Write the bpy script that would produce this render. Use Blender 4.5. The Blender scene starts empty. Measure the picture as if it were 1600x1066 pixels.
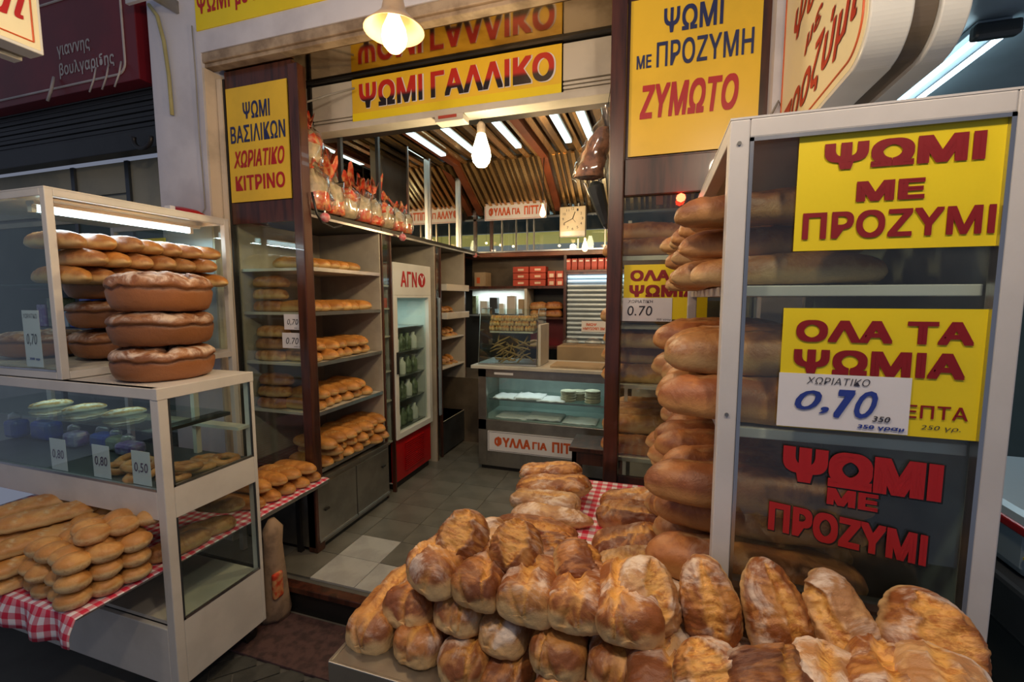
import bpy, math, random
import numpy as np
from mathutils import Vector, Matrix, noise
R = math.radians
rnd = random.Random(7)
S = bpy.context.scene
C = S.collection

# ------------------------------------------------------------------ camera, world, exposure
EYE = Vector((0, 0, 1.6)); FPX = 700.0
cam_d = bpy.data.cameras.new('camera'); cam = bpy.data.objects.new('camera', cam_d); C.objects.link(cam)
cam.location = EYE; cam.rotation_euler = (R(90 - 5.5), 0, R(17.8))
cam_d.sensor_width = 36; cam_d.lens = 36 * FPX / 1600; cam_d.clip_start = .02
S.camera = cam
S.view_settings.view_transform = 'Standard'; S.view_settings.look = 'None'
S.view_settings.gamma = 1; S.view_settings.use_curve_mapping = False
S.view_settings.exposure = 0.32
W = bpy.data.worlds.new('dusk'); S.world = W; W.use_nodes = True
W.node_tree.nodes['Background'].inputs[0].default_value = (.50, .55, .72, 1)
W.node_tree.nodes['Background'].inputs[1].default_value = .25

def light(kind, loc, power, col, size=.1, rot=None, sy=None, spread=None):
    d = bpy.data.lights.new('light', kind); d.energy = power; d.color = col
    if kind == 'AREA':
        d.size = size
        if sy: d.shape = 'RECTANGLE'; d.size_y = sy
        if spread: d.spread = spread
    elif kind in ('POINT', 'SPOT'): d.shadow_soft_size = size
    o = bpy.data.objects.new('light', d); o.location = loc; C.objects.link(o)
    if rot: o.rotation_euler = rot
    return o
WARM = (1, .66, .34); COOL = (.72, .92, 1); HALO = (1, .80, .58)
light('POINT', (-.93, 1.5, 2.42), 14, WARM, .05)              # flared lamp outside
light('POINT', (-1.02, 2.62, 2.36), 22, (1, .78, .42), .06)  # big bulb inside
light('POINT', (-1.06, 4.2, 2.38), 9, WARM, .04)
light('POINT', (-.66, 4.3, 2.1), 7, WARM, .04)
# unseen lamps added above the street side to light the bread and left case
for lx, ly, p in ((-.55, .35, 26), (.45, .30, 27), (-1.7, .45, 13)):
    light('POINT', (lx, ly, 2.66), p, HALO, .07)

FWD = Vector((-math.sin(R(17.8)) * math.cos(R(5.5)), math.cos(R(17.8)) * math.cos(R(5.5)), -math.sin(R(5.5))))
RGT = Vector((math.cos(R(17.8)), math.sin(R(17.8)), 0)); UPV = RGT.cross(FWD)
def at(px, py, y):                      # point of the world at depth y seen at a pixel of the 1600x1066 photograph
    d = FWD * FPX + RGT * (px - 800) - UPV * (py - 533)
    return EYE + d * (y / d.y)

# ------------------------------------------------------------------ materials
def nodes(name):
    m = bpy.data.materials.new(name); m.use_nodes = True
    nt = m.node_tree
    return m, nt, nt.nodes['Principled BSDF']
def N(nt, t, **k):
    n = nt.nodes.new(t)
    for a, b in k.items(): setattr(n, a, b)
    return n
def mix(nt, fac, a, b, mode='MIX'):
    n = N(nt, 'ShaderNodeMix', data_type='RGBA', blend_type=mode)
    for i, v in ((0, fac), (6, a), (7, b)):
        if hasattr(v, 'is_output') or hasattr(v, 'links'): nt.links.new(v, n.inputs[i])
        elif isinstance(v, (int, float)): n.inputs[i].default_value = v
        else: n.inputs[i].default_value = (*v[:3], 1)
    return n.outputs[2]
def ramp(nt, src, lo, hi):
    n = N(nt, 'ShaderNodeMapRange'); nt.links.new(src, n.inputs[0]); n.inputs[1].default_value = lo; n.inputs[2].default_value = hi
    n.interpolation_type = 'SMOOTHSTEP'
    return n.outputs[0]
def mth(nt, op, a, b=0.0):
    n = N(nt, 'ShaderNodeMath', operation=op)
    for i, v in ((0, a), (1, b)):
        if isinstance(v, (int, float)): n.inputs[i].default_value = v
        else: nt.links.new(v, n.inputs[i])
    return n.outputs[0]
def noi(nt, scale, detail=4, vec=None, rough=.55, dist=0):
    n = N(nt, 'ShaderNodeTexNoise'); n.inputs['Scale'].default_value = scale; n.inputs['Detail'].default_value = detail
    n.inputs['Roughness'].default_value = rough; n.inputs['Distortion'].default_value = dist
    if vec is not None: nt.links.new(vec, n.inputs['Vector'])
    return n.outputs[0]
def bump(nt, bs, h, st, dist=.005):
    b = N(nt, 'ShaderNodeBump'); b.inputs['Strength'].default_value = st; b.inputs['Distance'].default_value = dist
    nt.links.new(h, b.inputs['Height']); nt.links.new(b.outputs[0], bs.inputs['Normal'])
def surf(name, col, rough=.5, metal=0, var=.12, vscale=3, bmp=0, bscale=40, col2=None, lo=.4, hi=.65, coat=0, stretch=None):
    m, nt, bs = nodes(name)
    tc = N(nt, 'ShaderNodeTexCoord').outputs['Object']
    if stretch:
        mp = N(nt, 'ShaderNodeMapping'); mp.inputs['Scale'].default_value = stretch; nt.links.new(tc, mp.inputs[0]); tc = mp.outputs[0]
    c2 = col2 or tuple(c * (1 - var * 2) for c in col)
    nt.links.new(mix(nt, ramp(nt, noi(nt, vscale, 5, tc), lo, hi), col, c2), bs.inputs['Base Color'])
    bs.inputs['Roughness'].default_value = rough; bs.inputs['Metallic'].default_value = metal
    bs.inputs['Coat Weight'].default_value = coat
    if bmp: bump(nt, bs, noi(nt, bscale, 5, tc), bmp)
    return m
def emit(name, col, st):
    m, nt, bs = nodes(name); bs.inputs['Base Color'].default_value = (*col, 1)
    bs.inputs['Emission Color'].default_value = (*col, 1); bs.inputs['Emission Strength'].default_value = st
    return m
def glassy(name, tint=(1, 1, 1), refl=1.0, rough=.0, haze=0.0, hazecol=(.8, .8, .8)):
    m = bpy.data.materials.new(name); m.use_nodes = True; nt = m.node_tree; nt.nodes.clear()
    out = N(nt, 'ShaderNodeOutputMaterial'); tr = N(nt, 'ShaderNodeBsdfTransparent'); tr.inputs[0].default_value = (*tint, 1)
    gl = N(nt, 'ShaderNodeBsdfGlossy'); gl.inputs['Roughness'].default_value = rough; gl.inputs[0].default_value = (1, 1, 1, 1)
    lw = N(nt, 'ShaderNodeLayerWeight')       # Schlick's curve of glass on the facing angle, the same from both sides
    fac = mth(nt, 'MULTIPLY', mth(nt, 'ADD', .03, mth(nt, 'MULTIPLY', mth(nt, 'POWER', lw.outputs['Facing'], 5.0), .8)), refl)
    ms = N(nt, 'ShaderNodeMixShader'); nt.links.new(fac, ms.inputs[0]); nt.links.new(gl.outputs[0], ms.inputs[2])
    base = tr.outputs[0]
    if haze:
        df = N(nt, 'ShaderNodeBsdfDiffuse'); df.inputs[0].default_value = (*hazecol, 1)
        tc = N(nt, 'ShaderNodeTexCoord').outputs['Object']
        h = N(nt, 'ShaderNodeMixShader'); nt.links.new(mth(nt, 'MULTIPLY', ramp(nt, noi(nt, 6, 5, tc), .3, .8), haze), h.inputs[0])
        nt.links.new(base, h.inputs[1]); nt.links.new(df.outputs[0], h.inputs[2]); base = h.outputs[0]
    nt.links.new(base, ms.inputs[1]); nt.links.new(ms.outputs[0], out.inputs[0])
    return m

def crust(name, base, dark, cut, flour=.5, flourcol=(.80, .66, .54), pale=(.66, .40, .17), rough=.43, fs=9):
    m, nt, bs = nodes(name)
    tc = N(nt, 'ShaderNodeTexCoord').outputs['Object']
    inf = N(nt, 'ShaderNodeObjectInfo').outputs['Random']
    off = N(nt, 'ShaderNodeCombineXYZ'); nt.links.new(mth(nt, 'MULTIPLY', inf, 31.0), off.inputs[0]); nt.links.new(mth(nt, 'MULTIPLY', inf, 17.0), off.inputs[1])
    va = N(nt, 'ShaderNodeVectorMath', operation='ADD'); nt.links.new(tc, va.inputs[0]); nt.links.new(off.outputs[0], va.inputs[1]); v = va.outputs[0]
    top = N(nt, 'ShaderNodeAttribute', attribute_name='top').outputs['Fac']
    ct = N(nt, 'ShaderNodeAttribute', attribute_name='cut').outputs['Fac']
    n1 = noi(nt, 14, 6, v, .6, .4)
    c = mix(nt, ramp(nt, n1, .40, .55), base, dark)
    c = mix(nt, ramp(nt, mth(nt, 'ADD', top, mth(nt, 'MULTIPLY', n1, .6)), .88, .50), c, pale)
    n2 = noi(nt, fs, 7, v, .68, .8)
    fl = mth(nt, 'MULTIPLY', ramp(nt, n2, .62 - .22 * flour, .78 - .18 * flour), ramp(nt, top, .15, .8))
    c = mix(nt, mth(nt, 'MULTIPLY', fl, min(1, flour * 1.3)), c, flourcol)
    n3 = noi(nt, 30, 6, v, .7)
    n4 = noi(nt, 60, 3, v, .6, 1.5)
    cc = mix(nt, ramp(nt, mth(nt, 'ADD', mth(nt, 'MULTIPLY', n3, .6), mth(nt, 'MULTIPLY', n4, .4)), .44, .62), cut, tuple(x * y for x, y in zip(cut, (.62, .42, .30))))
    c = mix(nt, ct, c, cc)
    hv = N(nt, 'ShaderNodeHueSaturation'); nt.links.new(c, hv.inputs['Color'])
    nt.links.new(mth(nt, 'ADD', .78, mth(nt, 'MULTIPLY', inf, .34)), hv.inputs['Value'])
    nt.links.new(hv.outputs[0], bs.inputs['Base Color'])
    bs.inputs['Roughness'].default_value = rough
    b = N(nt, 'ShaderNodeBump'); b.inputs['Strength'].default_value = .8; b.inputs['Distance'].default_value = .006
    nt.links.new(mth(nt, 'ADD', n2, mth(nt, 'MULTIPLY', n3, .5)), b.inputs['Height']); nt.links.new(b.outputs[0], bs.inputs['Normal'])
    return m

def gingham():
    m, nt, bs = nodes('red gingham')
    u = N(nt, 'ShaderNodeAttribute', attribute_name='gu').outputs['Fac']; v = N(nt, 'ShaderNodeAttribute', attribute_name='gv').outputs['Fac']
    def st(x): return mth(nt, 'GREATER_THAN', mth(nt, 'FRACT', mth(nt, 'MULTIPLY', x, 1 / .044)), .5)
    s = mth(nt, 'MULTIPLY', mth(nt, 'ADD', st(u), st(v)), .5)
    cr = N(nt, 'ShaderNodeValToRGB'); cr.color_ramp.interpolation = 'CONSTANT'
    e = cr.color_ramp.elements; e[0].color = (.80, .74, .76, 1); e[1].position = .75; e[1].color = (.62, .02, .06, 1)
    k = e.new(.25); k.color = (.66, .22, .27, 1)
    nt.links.new(s, cr.inputs[0]); nt.links.new(cr.outputs[0], bs.inputs['Base Color']); bs.inputs['Roughness'].default_value = .8
    return m

M = dict(
    white=surf('cream painted metal', (.68, .64, .58), .38, var=.05, vscale=5, bmp=.05),
    lilac=surf('grey white painted metal', (.60, .58, .57), .35, var=.05, vscale=4),
    alu=surf('brushed aluminium', (.55, .55, .55), .3, 1, var=.08, vscale=8, stretch=(1, 1, .1)),
    steel=surf('stainless steel', (.38, .355, .31), .33, .9, var=.12, vscale=5, bmp=.05),
    darksteel=surf('dark steel', (.10, .11, .12), .4, .7, var=.15),
    wood=surf('dark stained wood', (.075, .022, .012), .32, var=.25, vscale=3, col2=(.03, .010, .006), stretch=(8, 8, .8), coat=.3),
    redwood=surf('reddish beam paint', (.20, .055, .02), .35, var=.2, vscale=3),
    black=surf('black paint', (.012, .011, .010), .45),
    plaster=surf('peeling white plaster', (.62, .61, .66), .85, var=.08, vscale=2.2, bmp=.7, bscale=7, col2=(.50, .49, .54)),
    greywall=surf('grey wall paint', (.26, .28, .27), .8, vscale=2, bmp=.2),
    tan=surf('tan painted trim', (.42, .32, .22), .6, var=.2, vscale=6, bmp=.3, bscale=20, col2=(.20, .14, .09)),
    cream=surf('cream reveal paint', (.66, .55, .42), .7, var=.12, vscale=4, bmp=.2),
    shelfwhite=surf('white laminate', (.56, .52, .45), .45, var=.08, vscale=4),
    innerw=surf('shelf lining', (.42, .37, .30), .6, var=.12, vscale=3),
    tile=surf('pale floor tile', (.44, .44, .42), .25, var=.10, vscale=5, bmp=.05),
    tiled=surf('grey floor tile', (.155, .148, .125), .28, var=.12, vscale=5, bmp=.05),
    grout=surf('grout', (.10, .095, .085), .8),
    asphalt=surf('dark paving bed', (.12, .115, .10), .9),
    paver=surf('dark paver', (.055, .055, .048), .6, var=.2, vscale=9, bmp=.4),
    mat=surf('brown rubber mat', (.085, .042, .038), .85, var=.25, vscale=20, bmp=.5),
    yellow=surf('bright yellow print', (.80, .62, .008), .45, var=.04, vscale=3),
    yellowold=surf('enamel yellow', (.78, .50, .03), .33, var=.07, vscale=2.5, bmp=.1, bscale=4),
    red=surf('red lettering', (.42, .010, .012), .45, var=.04),
    redgloss=surf('red plastic', (.45, .008, .01), .3),
    darkred=surf('dark red lettering', (.24, .004, .008), .5, var=.04),
    maroon=surf('maroon sign paint', (.16, .006, .012), .4, var=.12),
    orange=surf('orange red lettering', (.62, .10, .02), .5),
    navy=surf('navy lettering', (.015, .022, .10), .45, var=.1),
    blueink=surf('blue marker ink', (.02, .05, .32), .6),
    blackink=surf('black marker ink', (.03, .03, .05), .6),
    paper=surf('white paper', (.74, .73, .76), .75, var=.04),
    greypaper=surf('greyish lettering', (.52, .48, .45), .6),
    card=surf('brown cardboard', (.42, .30, .18), .8),
    blueshut=surf('pale blue shutter', (.34, .42, .50), .4, .3, var=.08),
    darkshut=surf('dark shutter', (.028, .032, .034), .45, .3),
    cables=surf('grey cable', (.30, .29, .26), .6),
    pipe=surf('yellowed conduit', (.42, .38, .16), .55),
    brickred=surf('red carton', (.50, .06, .03), .5, var=.15),
    bluepack=surf('blue packaging', (.02, .05, .32), .3, var=.3, vscale=14, col2=(.05, .09, .26)),
    violet=surf('violet packaging', (.14, .07, .26), .3, var=.3, vscale=16, col2=(.30, .30, .42)),
    teal=surf('dim teal wall', (.045, .075, .07), .6, vscale=2),
    pane_y=surf('dull beige window paint', (.40, .36, .25), .5, vscale=2, col2=(.28, .27, .20)),
    pita=surf('pita dough', (.55, .50, .38), .8, var=.15, vscale=12, bmp=.3),
    stick=surf('bread stick', (.42, .26, .10), .7, var=.2, vscale=12),
    mirror=surf('mirror', (.80, .78, .70), .03, 1, var=.02),
    soffitm=surf('polished soffit', (.52, .42, .28), .09, 1, var=.12, vscale=3, col2=(.30, .22, .13)),
    gold=surf('gilt aluminium slat', (.62, .40, .17), .22, .75, var=.2, vscale=2, stretch=(1, .3, 1)),
    golddark=surf('brown aluminium slat', (.20, .14, .075), .25, .7, var=.2, vscale=2),
    bag_red=surf('red bag print', (.55, .05, .02), .3, var=.3, vscale=30, col2=(.62, .30, .12)),
    bag_pale=surf('pale bag', (.52, .40, .26), .3, var=.3, vscale=30, col2=(.36, .30, .18)),
    sack=surf('paper sack', (.36, .24, .15), .8, var=.2, vscale=12, bmp=.5, bscale=14),
    plastic=surf('dark grey plastic', (.035, .042, .045), .35),
    creamlit=surf('sign box acrylic', (.82, .74, .48), .35, var=.03),
    gloss_white=surf('glossy white rim', (.66, .66, .62), .25, var=.04),
    darkband=surf('brown band', (.13, .10, .07), .3, var=.2),
    canopy=surf('blue grey canopy', (.36, .45, .50), .4, .2, vscale=1.5),
    clockface=surf('clock face', (.75, .66, .48), .4),
    porcelain=surf('lamp enamel', (.52, .36, .22), .3),
    carton=surf('pale carton print', (.80, .60, .45), .5),
    fridgein=surf('fridge lining', (.36, .43, .42), .4),
    jar=surf('green jar', (.16, .20, .12), .25, var=.3, vscale=20),
    glass=glassy('window glass', (.90, .95, .92), 1.3, 0, .02),
    caseglass=glassy('display glass', (.90, .96, .94), 1.0, 0, .02, (.5, .6, .58)),
    wrap=glassy('cellophane', (.95, .93, .9), 2.6, .12, .10),
    tube=emit('fluorescent tube', (.72, .93, 1), 4.5),
    tubeceil=emit('ceiling light strip', (.66, .93, 1), 2.2),
    bulb=emit('hot bulb', (1, .66, .30), 4),
    bulbw=emit('white hot bulb', (1, .88, .55), 12),
    street=emit('lit street beyond', (.50, .42, .12), .45),  # emission stands in for the light on the street behind
    streetb=emit('dusk street beyond', (.22, .25, .30), .35),
    ginghm=gingham(), caseback=surf('grey green case back', (.22, .27, .26), .5, vscale=3),
    bauble=surf('pink bauble', (.55, .10, .12), .3, var=.3, vscale=40, col2=(.6, .35, .33)), redlamp=emit('red lamp', (1, .05, .02), 12),
    rusk=surf('brown rusk', (.36, .17, .09), .7, var=.3, vscale=25, bmp=.6, bscale=18),
    violetink=surf('violet marker ink', (.10, .03, .12), .6),
)
M['rustic'] = crust('floured rustic crust', (.52, .23, .06), (.27, .085, .022), (.72, .37, .09), .60, pale=(.64, .42, .19))
M['rustic2'] = crust('dark rustic crust', (.44, .17, .045), (.20, .06, .018), (.66, .32, .07), .42, pale=(.58, .36, .15))
M['pale'] = crust('pale floured crust', (.58, .33, .14), (.42, .20, .075), (.70, .38, .10), .72)
M['gold_loaf'] = crust('golden crust', (.62, .26, .055), (.46, .18, .035), (.72, .46, .18), .12, pale=(.66, .42, .16), rough=.42)
M['tan_loaf'] = crust('tan crust', (.52, .24, .08), (.38, .15, .045), (.62, .40, .17), .3, pale=(.58, .36, .15))
M['brown_loaf'] = crust('brown crust', (.40, .15, .045), (.28, .09, .03), (.55, .33, .15), .25, pale=(.50, .24, .08))
M['village'] = crust('village crust', (.40, .18, .075), (.24, .085, .03), (.10, .035, .012), .85, (.72, .56, .44), pale=(.31, .115, .038))
M['pastry'] = crust('stuffed pastry crust', (.66, .48, .16), (.55, .34, .08), (.70, .74, .60), .1, pale=(.70, .72, .55))
M['roll'] = crust('pale roll crust', (.66, .34, .10), (.54, .24, .06), (.72, .52, .28), .1, pale=(.70, .48, .22))

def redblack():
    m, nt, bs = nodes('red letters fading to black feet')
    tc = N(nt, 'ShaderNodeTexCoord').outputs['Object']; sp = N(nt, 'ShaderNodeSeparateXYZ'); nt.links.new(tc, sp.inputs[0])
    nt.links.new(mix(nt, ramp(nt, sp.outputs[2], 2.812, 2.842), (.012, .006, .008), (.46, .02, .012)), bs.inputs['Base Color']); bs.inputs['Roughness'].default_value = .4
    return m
M['redblack'] = redblack()

# ------------------------------------------------------------------ builders
class MB:
    def __init__(s): s.v = []; s.f = []
    def box(s, x0, x1, y0, y1, z0, z1):
        b = len(s.v)
        s.v += [(x, y, z) for z in (z0, z1) for y in (y0, y1) for x in (x0, x1)]
        s.f += [tuple(b + i for i in q) for q in ((0, 2, 3, 1), (4, 5, 7, 6), (0, 1, 5, 4), (2, 6, 7, 3), (0, 4, 6, 2), (1, 3, 7, 5))]
        return s
    def tube(s, pts, r, n=10, cap=True):
        pts = [Vector(p) for p in pts]; b = len(s.v); rr = r if isinstance(r, (list, tuple)) else [r] * len(pts)
        for i, p in enumerate(pts):
            d = (pts[min(i + 1, len(pts) - 1)] - pts[max(i - 1, 0)]).normalized()
            a = d.orthogonal().normalized() if i == 0 else (a - d * a.dot(d)).normalized()
            c = d.cross(a)
            for k in range(n):
                t = 2 * math.pi * k / n; s.v.append(tuple(p + (a * math.cos(t) + c * math.sin(t)) * rr[i]))
        for i in range(len(pts) - 1):
            for k in range(n): s.f.append((b + i * n + k, b + i * n + (k + 1) % n, b + (i + 1) * n + (k + 1) % n, b + (i + 1) * n + k))
        if cap:
            s.f.append(tuple(b + k for k in reversed(range(n)))); e = b + (len(pts) - 1) * n; s.f.append(tuple(e + k for k in range(n)))
        return s
    def lathe(s, prof, c, n=28):
        b = len(s.v); m = len(prof)
        for r, z in prof:
            for k in range(n):
                a = 2 * math.pi * k / n; r_ = max(r, .0004); s.v.append((c[0] + r_ * math.cos(a), c[1] + r_ * math.sin(a), c[2] + z))
        for i in range(m - 1):
            for k in range(n): s.f.append((b + i * n + k, b + i * n + (k + 1) % n, b + (i + 1) * n + (k + 1) % n, b + (i + 1) * n + k))
        s.f.append(tuple(b + k for k in reversed(range(n)))); e = b + (m - 1) * n; s.f.append(tuple(e + k for k in range(n)))
        return s
    def prism(s, poly, axis, a, b):       # polygon in the two other axes, extruded along an axis from a to b
        k = len(poly); o = len(s.v)
        def P(u, w, t): return (t, u, w) if axis == 'x' else ((u, t, w) if axis == 'y' else (u, w, t))
        s.v += [P(u, w, a) for u, w in poly] + [P(u, w, b) for u, w in poly]
        s.f += [tuple(o + i for i in range(k)), tuple(o + k + i for i in reversed(range(k)))]
        s.f += [(o + i, o + k + i, o + k + (i + 1) % k, o + (i + 1) % k) for i in range(k)]
        return s
    def mesh(s, name, mat, smooth=False):
        me = bpy.data.meshes.new(name); me.from_pydata([tuple(v) for v in s.v], [], s.f)
        me.materials.append(mat); me.validate()
        if smooth: me.polygons.foreach_set('use_smooth', [True] * len(me.polygons))
        return me
    def build(s, name, mat, parent=None, smooth=False, bev=0, lab=None):
        me = s.mesh(name, M[mat] if isinstance(mat, str) else mat, smooth)
        o = bpy.data.objects.new(name, me); C.objects.link(o)
        if bev:
            m = o.modifiers.new('bevel', 'BEVEL'); m.width = bev; m.segments = 2; m.limit_method = 'ANGLE'
        adopt(o, parent)
        if lab: o['label'] = lab
        return o
def adopt(o, parent):
    if parent:
        o.parent = parent
        o.matrix_parent_inverse = Matrix.Translation(-wloc(parent))
def wloc(o):
    l = Vector(o.location)
    return l
def bx(name, mat, parent, x0, x1, y0, y1, z0, z1, bev=0, lab=None):
    return MB().box(min(x0, x1), max(x0, x1), min(y0, y1), max(y0, y1), min(z0, z1), max(z0, z1)).build(name, mat, parent, bev=bev, lab=lab)
def thing(name, label, cat, loc, group=None):
    o = bpy.data.objects.new(name, None); C.objects.link(o); o.location = loc; o.empty_display_size = .05
    return tag(o, label, cat, group)
def tag(o, label, cat, group=None):
    o['label'] = label; o['category'] = cat
    if group: o['group'] = group
    return o
def struct(o): o['kind'] = 'structure'; return o
def copy_tree(o, parent=None):
    c = o.copy(); C.objects.link(c); c.parent = parent
    for ch in list(o.children):
        d = ch.copy(); C.objects.link(d); d.parent = c; d.matrix_parent_inverse = ch.matrix_parent_inverse.copy()
        for g in list(ch.children):
            e = g.copy(); C.objects.link(e); e.parent = d; e.matrix_parent_inverse = g.matrix_parent_inverse.copy()
    return c
ORD = ['', 'first', 'second', 'third', 'fourth', 'fifth', 'sixth', 'seventh', 'eighth', 'ninth', 'tenth', 'eleventh', 'twelfth']

_tc = {}
def text_geo(s, bold, shear):
    k = (s, bold, shear)
    if k not in _tc:
        c = bpy.data.curves.new('t', 'FONT'); c.body = s; c.shear = shear; c.resolution_u = 3; c.align_x = 'CENTER'; c.space_character = 1.05
        o = bpy.data.objects.new('t', c); C.objects.link(o)
        bpy.context.view_layer.update()
        me = bpy.data.meshes.new_from_object(o.evaluated_get(bpy.context.evaluated_depsgraph_get()))
        v = np.array([x.co[:] for x in me.vertices]); f = [tuple(p.vertices) for p in me.polygons]
        bpy.data.objects.remove(o); bpy.data.curves.remove(c); bpy.data.meshes.remove(me)
        # every triangle on its own hair-thin layer, so that overlapping contours never share a plane
        tri = [(p[0], p[j], p[j + 1]) for p in f for j in range(1, len(p) - 1)]
        v = np.concatenate([v[list(p)] + np.array([0, 0, (i % 5) * .00002]) for i, p in enumerate(tri)]); f = [(3 * i, 3 * i + 1, 3 * i + 2) for i in range(len(tri))]
        if bold > 0:                    # thicken the strokes: the same outline laid nine times a little apart
            n = len(v); vs = []; fs = []
            for i, (dx, dy) in enumerate(((0, 0), (1, 0), (-1, 0), (0, .8), (0, -.8), (1, .8), (-1, .8), (1, -.8), (-1, -.8))):
                vs.append(v + np.array([dx * bold, dy * bold, i * .0001])); fs += [tuple(q + i * n for q in p) for p in f]
            v = np.concatenate(vs); f = fs
        _tc[k] = (v, f)
    return _tc[k]
def lettering(s, o, u, v, w, h, mat, parent, bold=.02, shear=0, lift=.0015, name='lettering', slope=0.0, mirror=False):
    """text s filling w x h, centred at o, u = reading direction, v = up"""
    vv, ff = text_geo(s, bold, shear)
    o = Vector(o); u = Vector(u).normalized(); v = Vector(v).normalized(); n = u.cross(v)
    lo = vv.min(0); hi = vv.max(0); q = (vv - (lo + hi) / 2) / np.maximum(hi - lo, 1e-6); q[:, 2] = vv[:, 2]
    m = MB()
    for a in q: m.v.append(tuple(o + u * (a[0] * w * (-1 if mirror else 1)) + v * (a[1] * h + slope * a[0] * w) + n * (lift + a[2])))
    m.f = ff
    return m.build(name, mat, parent)
XP = Vector((1, 0, 0)); ZP = Vector((0, 0, 1)); YP = Vector((0, 1, 0))

# ------------------------------------------------------------------ setting: floors
floor = struct(bx('floor', 'grout', None, -3.2, 1.6, 1.9, 5.2, -.10, -.012))
tl = {}
def tile(x, y, mat):
    k = mat
    w, d = .297, .242
    if k not in tl: tl[k] = MB().box(-w / 2, w / 2, -d / 2, d / 2, -.012, 0).mesh('tile', M[mat])
    o = bpy.data.objects.new('tile', tl[k]); C.objects.link(o); o.location = (x, y, rnd.uniform(-.0006, .0006)); o.parent = floor
for i in range(9):
    for j in range(14):
        x = -1.70 + (i - 3) * .30; y = 2.083 + j * .245
        if x > 0.75: continue
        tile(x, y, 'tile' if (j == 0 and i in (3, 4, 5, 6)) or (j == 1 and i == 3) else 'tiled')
ground = struct(bx('ground', 'asphalt', None, -6, 4, -1.5, 1.9, -.25, -.158))
pm = MB().box(-.046, .046, -.096, .096, -.01, 0).mesh('paver', M['paver'])
c45 = math.cos(R(45))
for i in range(-9, 10):
    for j in range(-18, 19):
        lx = i * .2 + (.1 if j % 2 else 0); ly = j * .1
        X = -1.45 + (lx - ly) * c45; Y = 1.2 + (lx + ly) * c45
        if not (-2.15 < X < -.72 and .75 < Y < 1.62): continue
        o = bpy.data.objects.new('paver', pm); C.objects.link(o); o.location = (X, Y, -.15 + rnd.uniform(-.001, .001))
        o.rotation_euler = (0, 0, R(45 - 90)); o.parent = ground
step = struct(bx('floor_step', 'wood', None, -3.0, 1.6, 1.855, 1.915, -.028, .006, .004)); step.name = 'trim_1'
riser = struct(bx('trim_2', 'black', None, -3.0, 1.6, 1.875, 1.9, -.158, -.028))
t = tag(bx('door_mat', 'mat', None, -2.2, -.55, 1.545, 1.85, -.157, -.142, .003), 'brown rubber mat on the street below the shop step', 'mat')
for k, (px, py, sz) in enumerate(((462, 926, .016), (525, 944, .011), (466, 932, .013))):
    p = at(px, py, 1.7 if k != 1 else 1.62); q = MB(); n = 7
    q.lathe([(.001, 0), (sz, .002), (sz * .8, .006), (.001, .008)], (0, 0, 0), n)
    o = q.build('crumb', 'carton'); d = (p - EYE); tt = (-.142 - EYE.z) / d.z; o.location = EYE + d * tt
    o.rotation_euler = (0, 0, k); o.scale = (1.6, .8, 1)
    tag(o, ['larger beige scrap lying on the brown mat near the paper sack', 'small white scrap on the mat by the bread pile', 'lower beige scrap beside the larger one on the brown mat'][k], 'scrap')

# ------------------------------------------------------------------ setting: walls
YF = 2.2
struct(bx('wall_left_pier', 'plaster', None, -3.05, -2.63, 2.12, 2.45, -.15, 4.6)).name = 'wall_front'
struct(bx('wall_header', 'plaster', None, -2.63, .42, 2.12, 2.24, 3.055, 4.6)).name = 'wall_front_header'
struct(bx('wall_right_pier', 'plaster', None, .42, .66, 2.12, 2.45, -.15, 4.6)).name = 'wall_front_right'
struct(bx('trim_3', 'tan', None, -2.63, .42, 2.125, 2.20, 3.0, 3.055, .006))
struct(bx('trim_6', 'tan', None, -2.63, .42, 2.14, 2.20, 2.978, 3.0, .004))
struct(bx('trim_4', 'cream', None, -2.632, -2.615, 2.122, 2.25, .0, 2.97))
struct(bx('wall_left', 'innerw', None, -2.66, -2.58, 2.3, 5.2, 0, 3.1))
struct(bx('wall_right', 'innerw', None, .75, .83, 2.45, 5.2, 0, 3.1))
struct(bx('wall_back', 'black', None, -2.66, .83, 5.3, 5.36, 0, 2.12))
# plaster cable and conduit on the pier
o = MB().tube([(-3.0, 2.10, 3.38), (-2.93, 2.095, 3.30), (-2.89, 2.095, 3.15), (-2.875, 2.1, 2.95), (-2.87, 2.1, 2.72)], .011, 8).build('conduit', 'pipe', smooth=True)
tag(o, 'yellowed bent conduit hanging down the white plaster pier', 'pipe')
b = thing('awning_bracket', 'thin grey awning arm fixed high on the white pier', 'bracket', (-2.9, 2.1, 3.4))
MB().box(-3.02, -2.78, 1.98, 2.0, 3.32, 3.355).build('arm', 'lilac', b); MB().box(-2.80, -2.78, 1.98, 2.12, 3.30, 3.37).build('plate', 'steel', b)
o = MB().tube([(-2.66, 2.10, 3.2), (-2.655, 2.1, 2.9), (-2.665, 2.105, 2.6), (-2.65, 2.1, 2.35), (-2.66, 2.11, 2.15), (-2.72, 2.1, 2.06)], .004, 6).build('cable', 'cables', smooth=True)
tag(o, 'thin grey cable stapled along the pier edge', 'cable')

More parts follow.
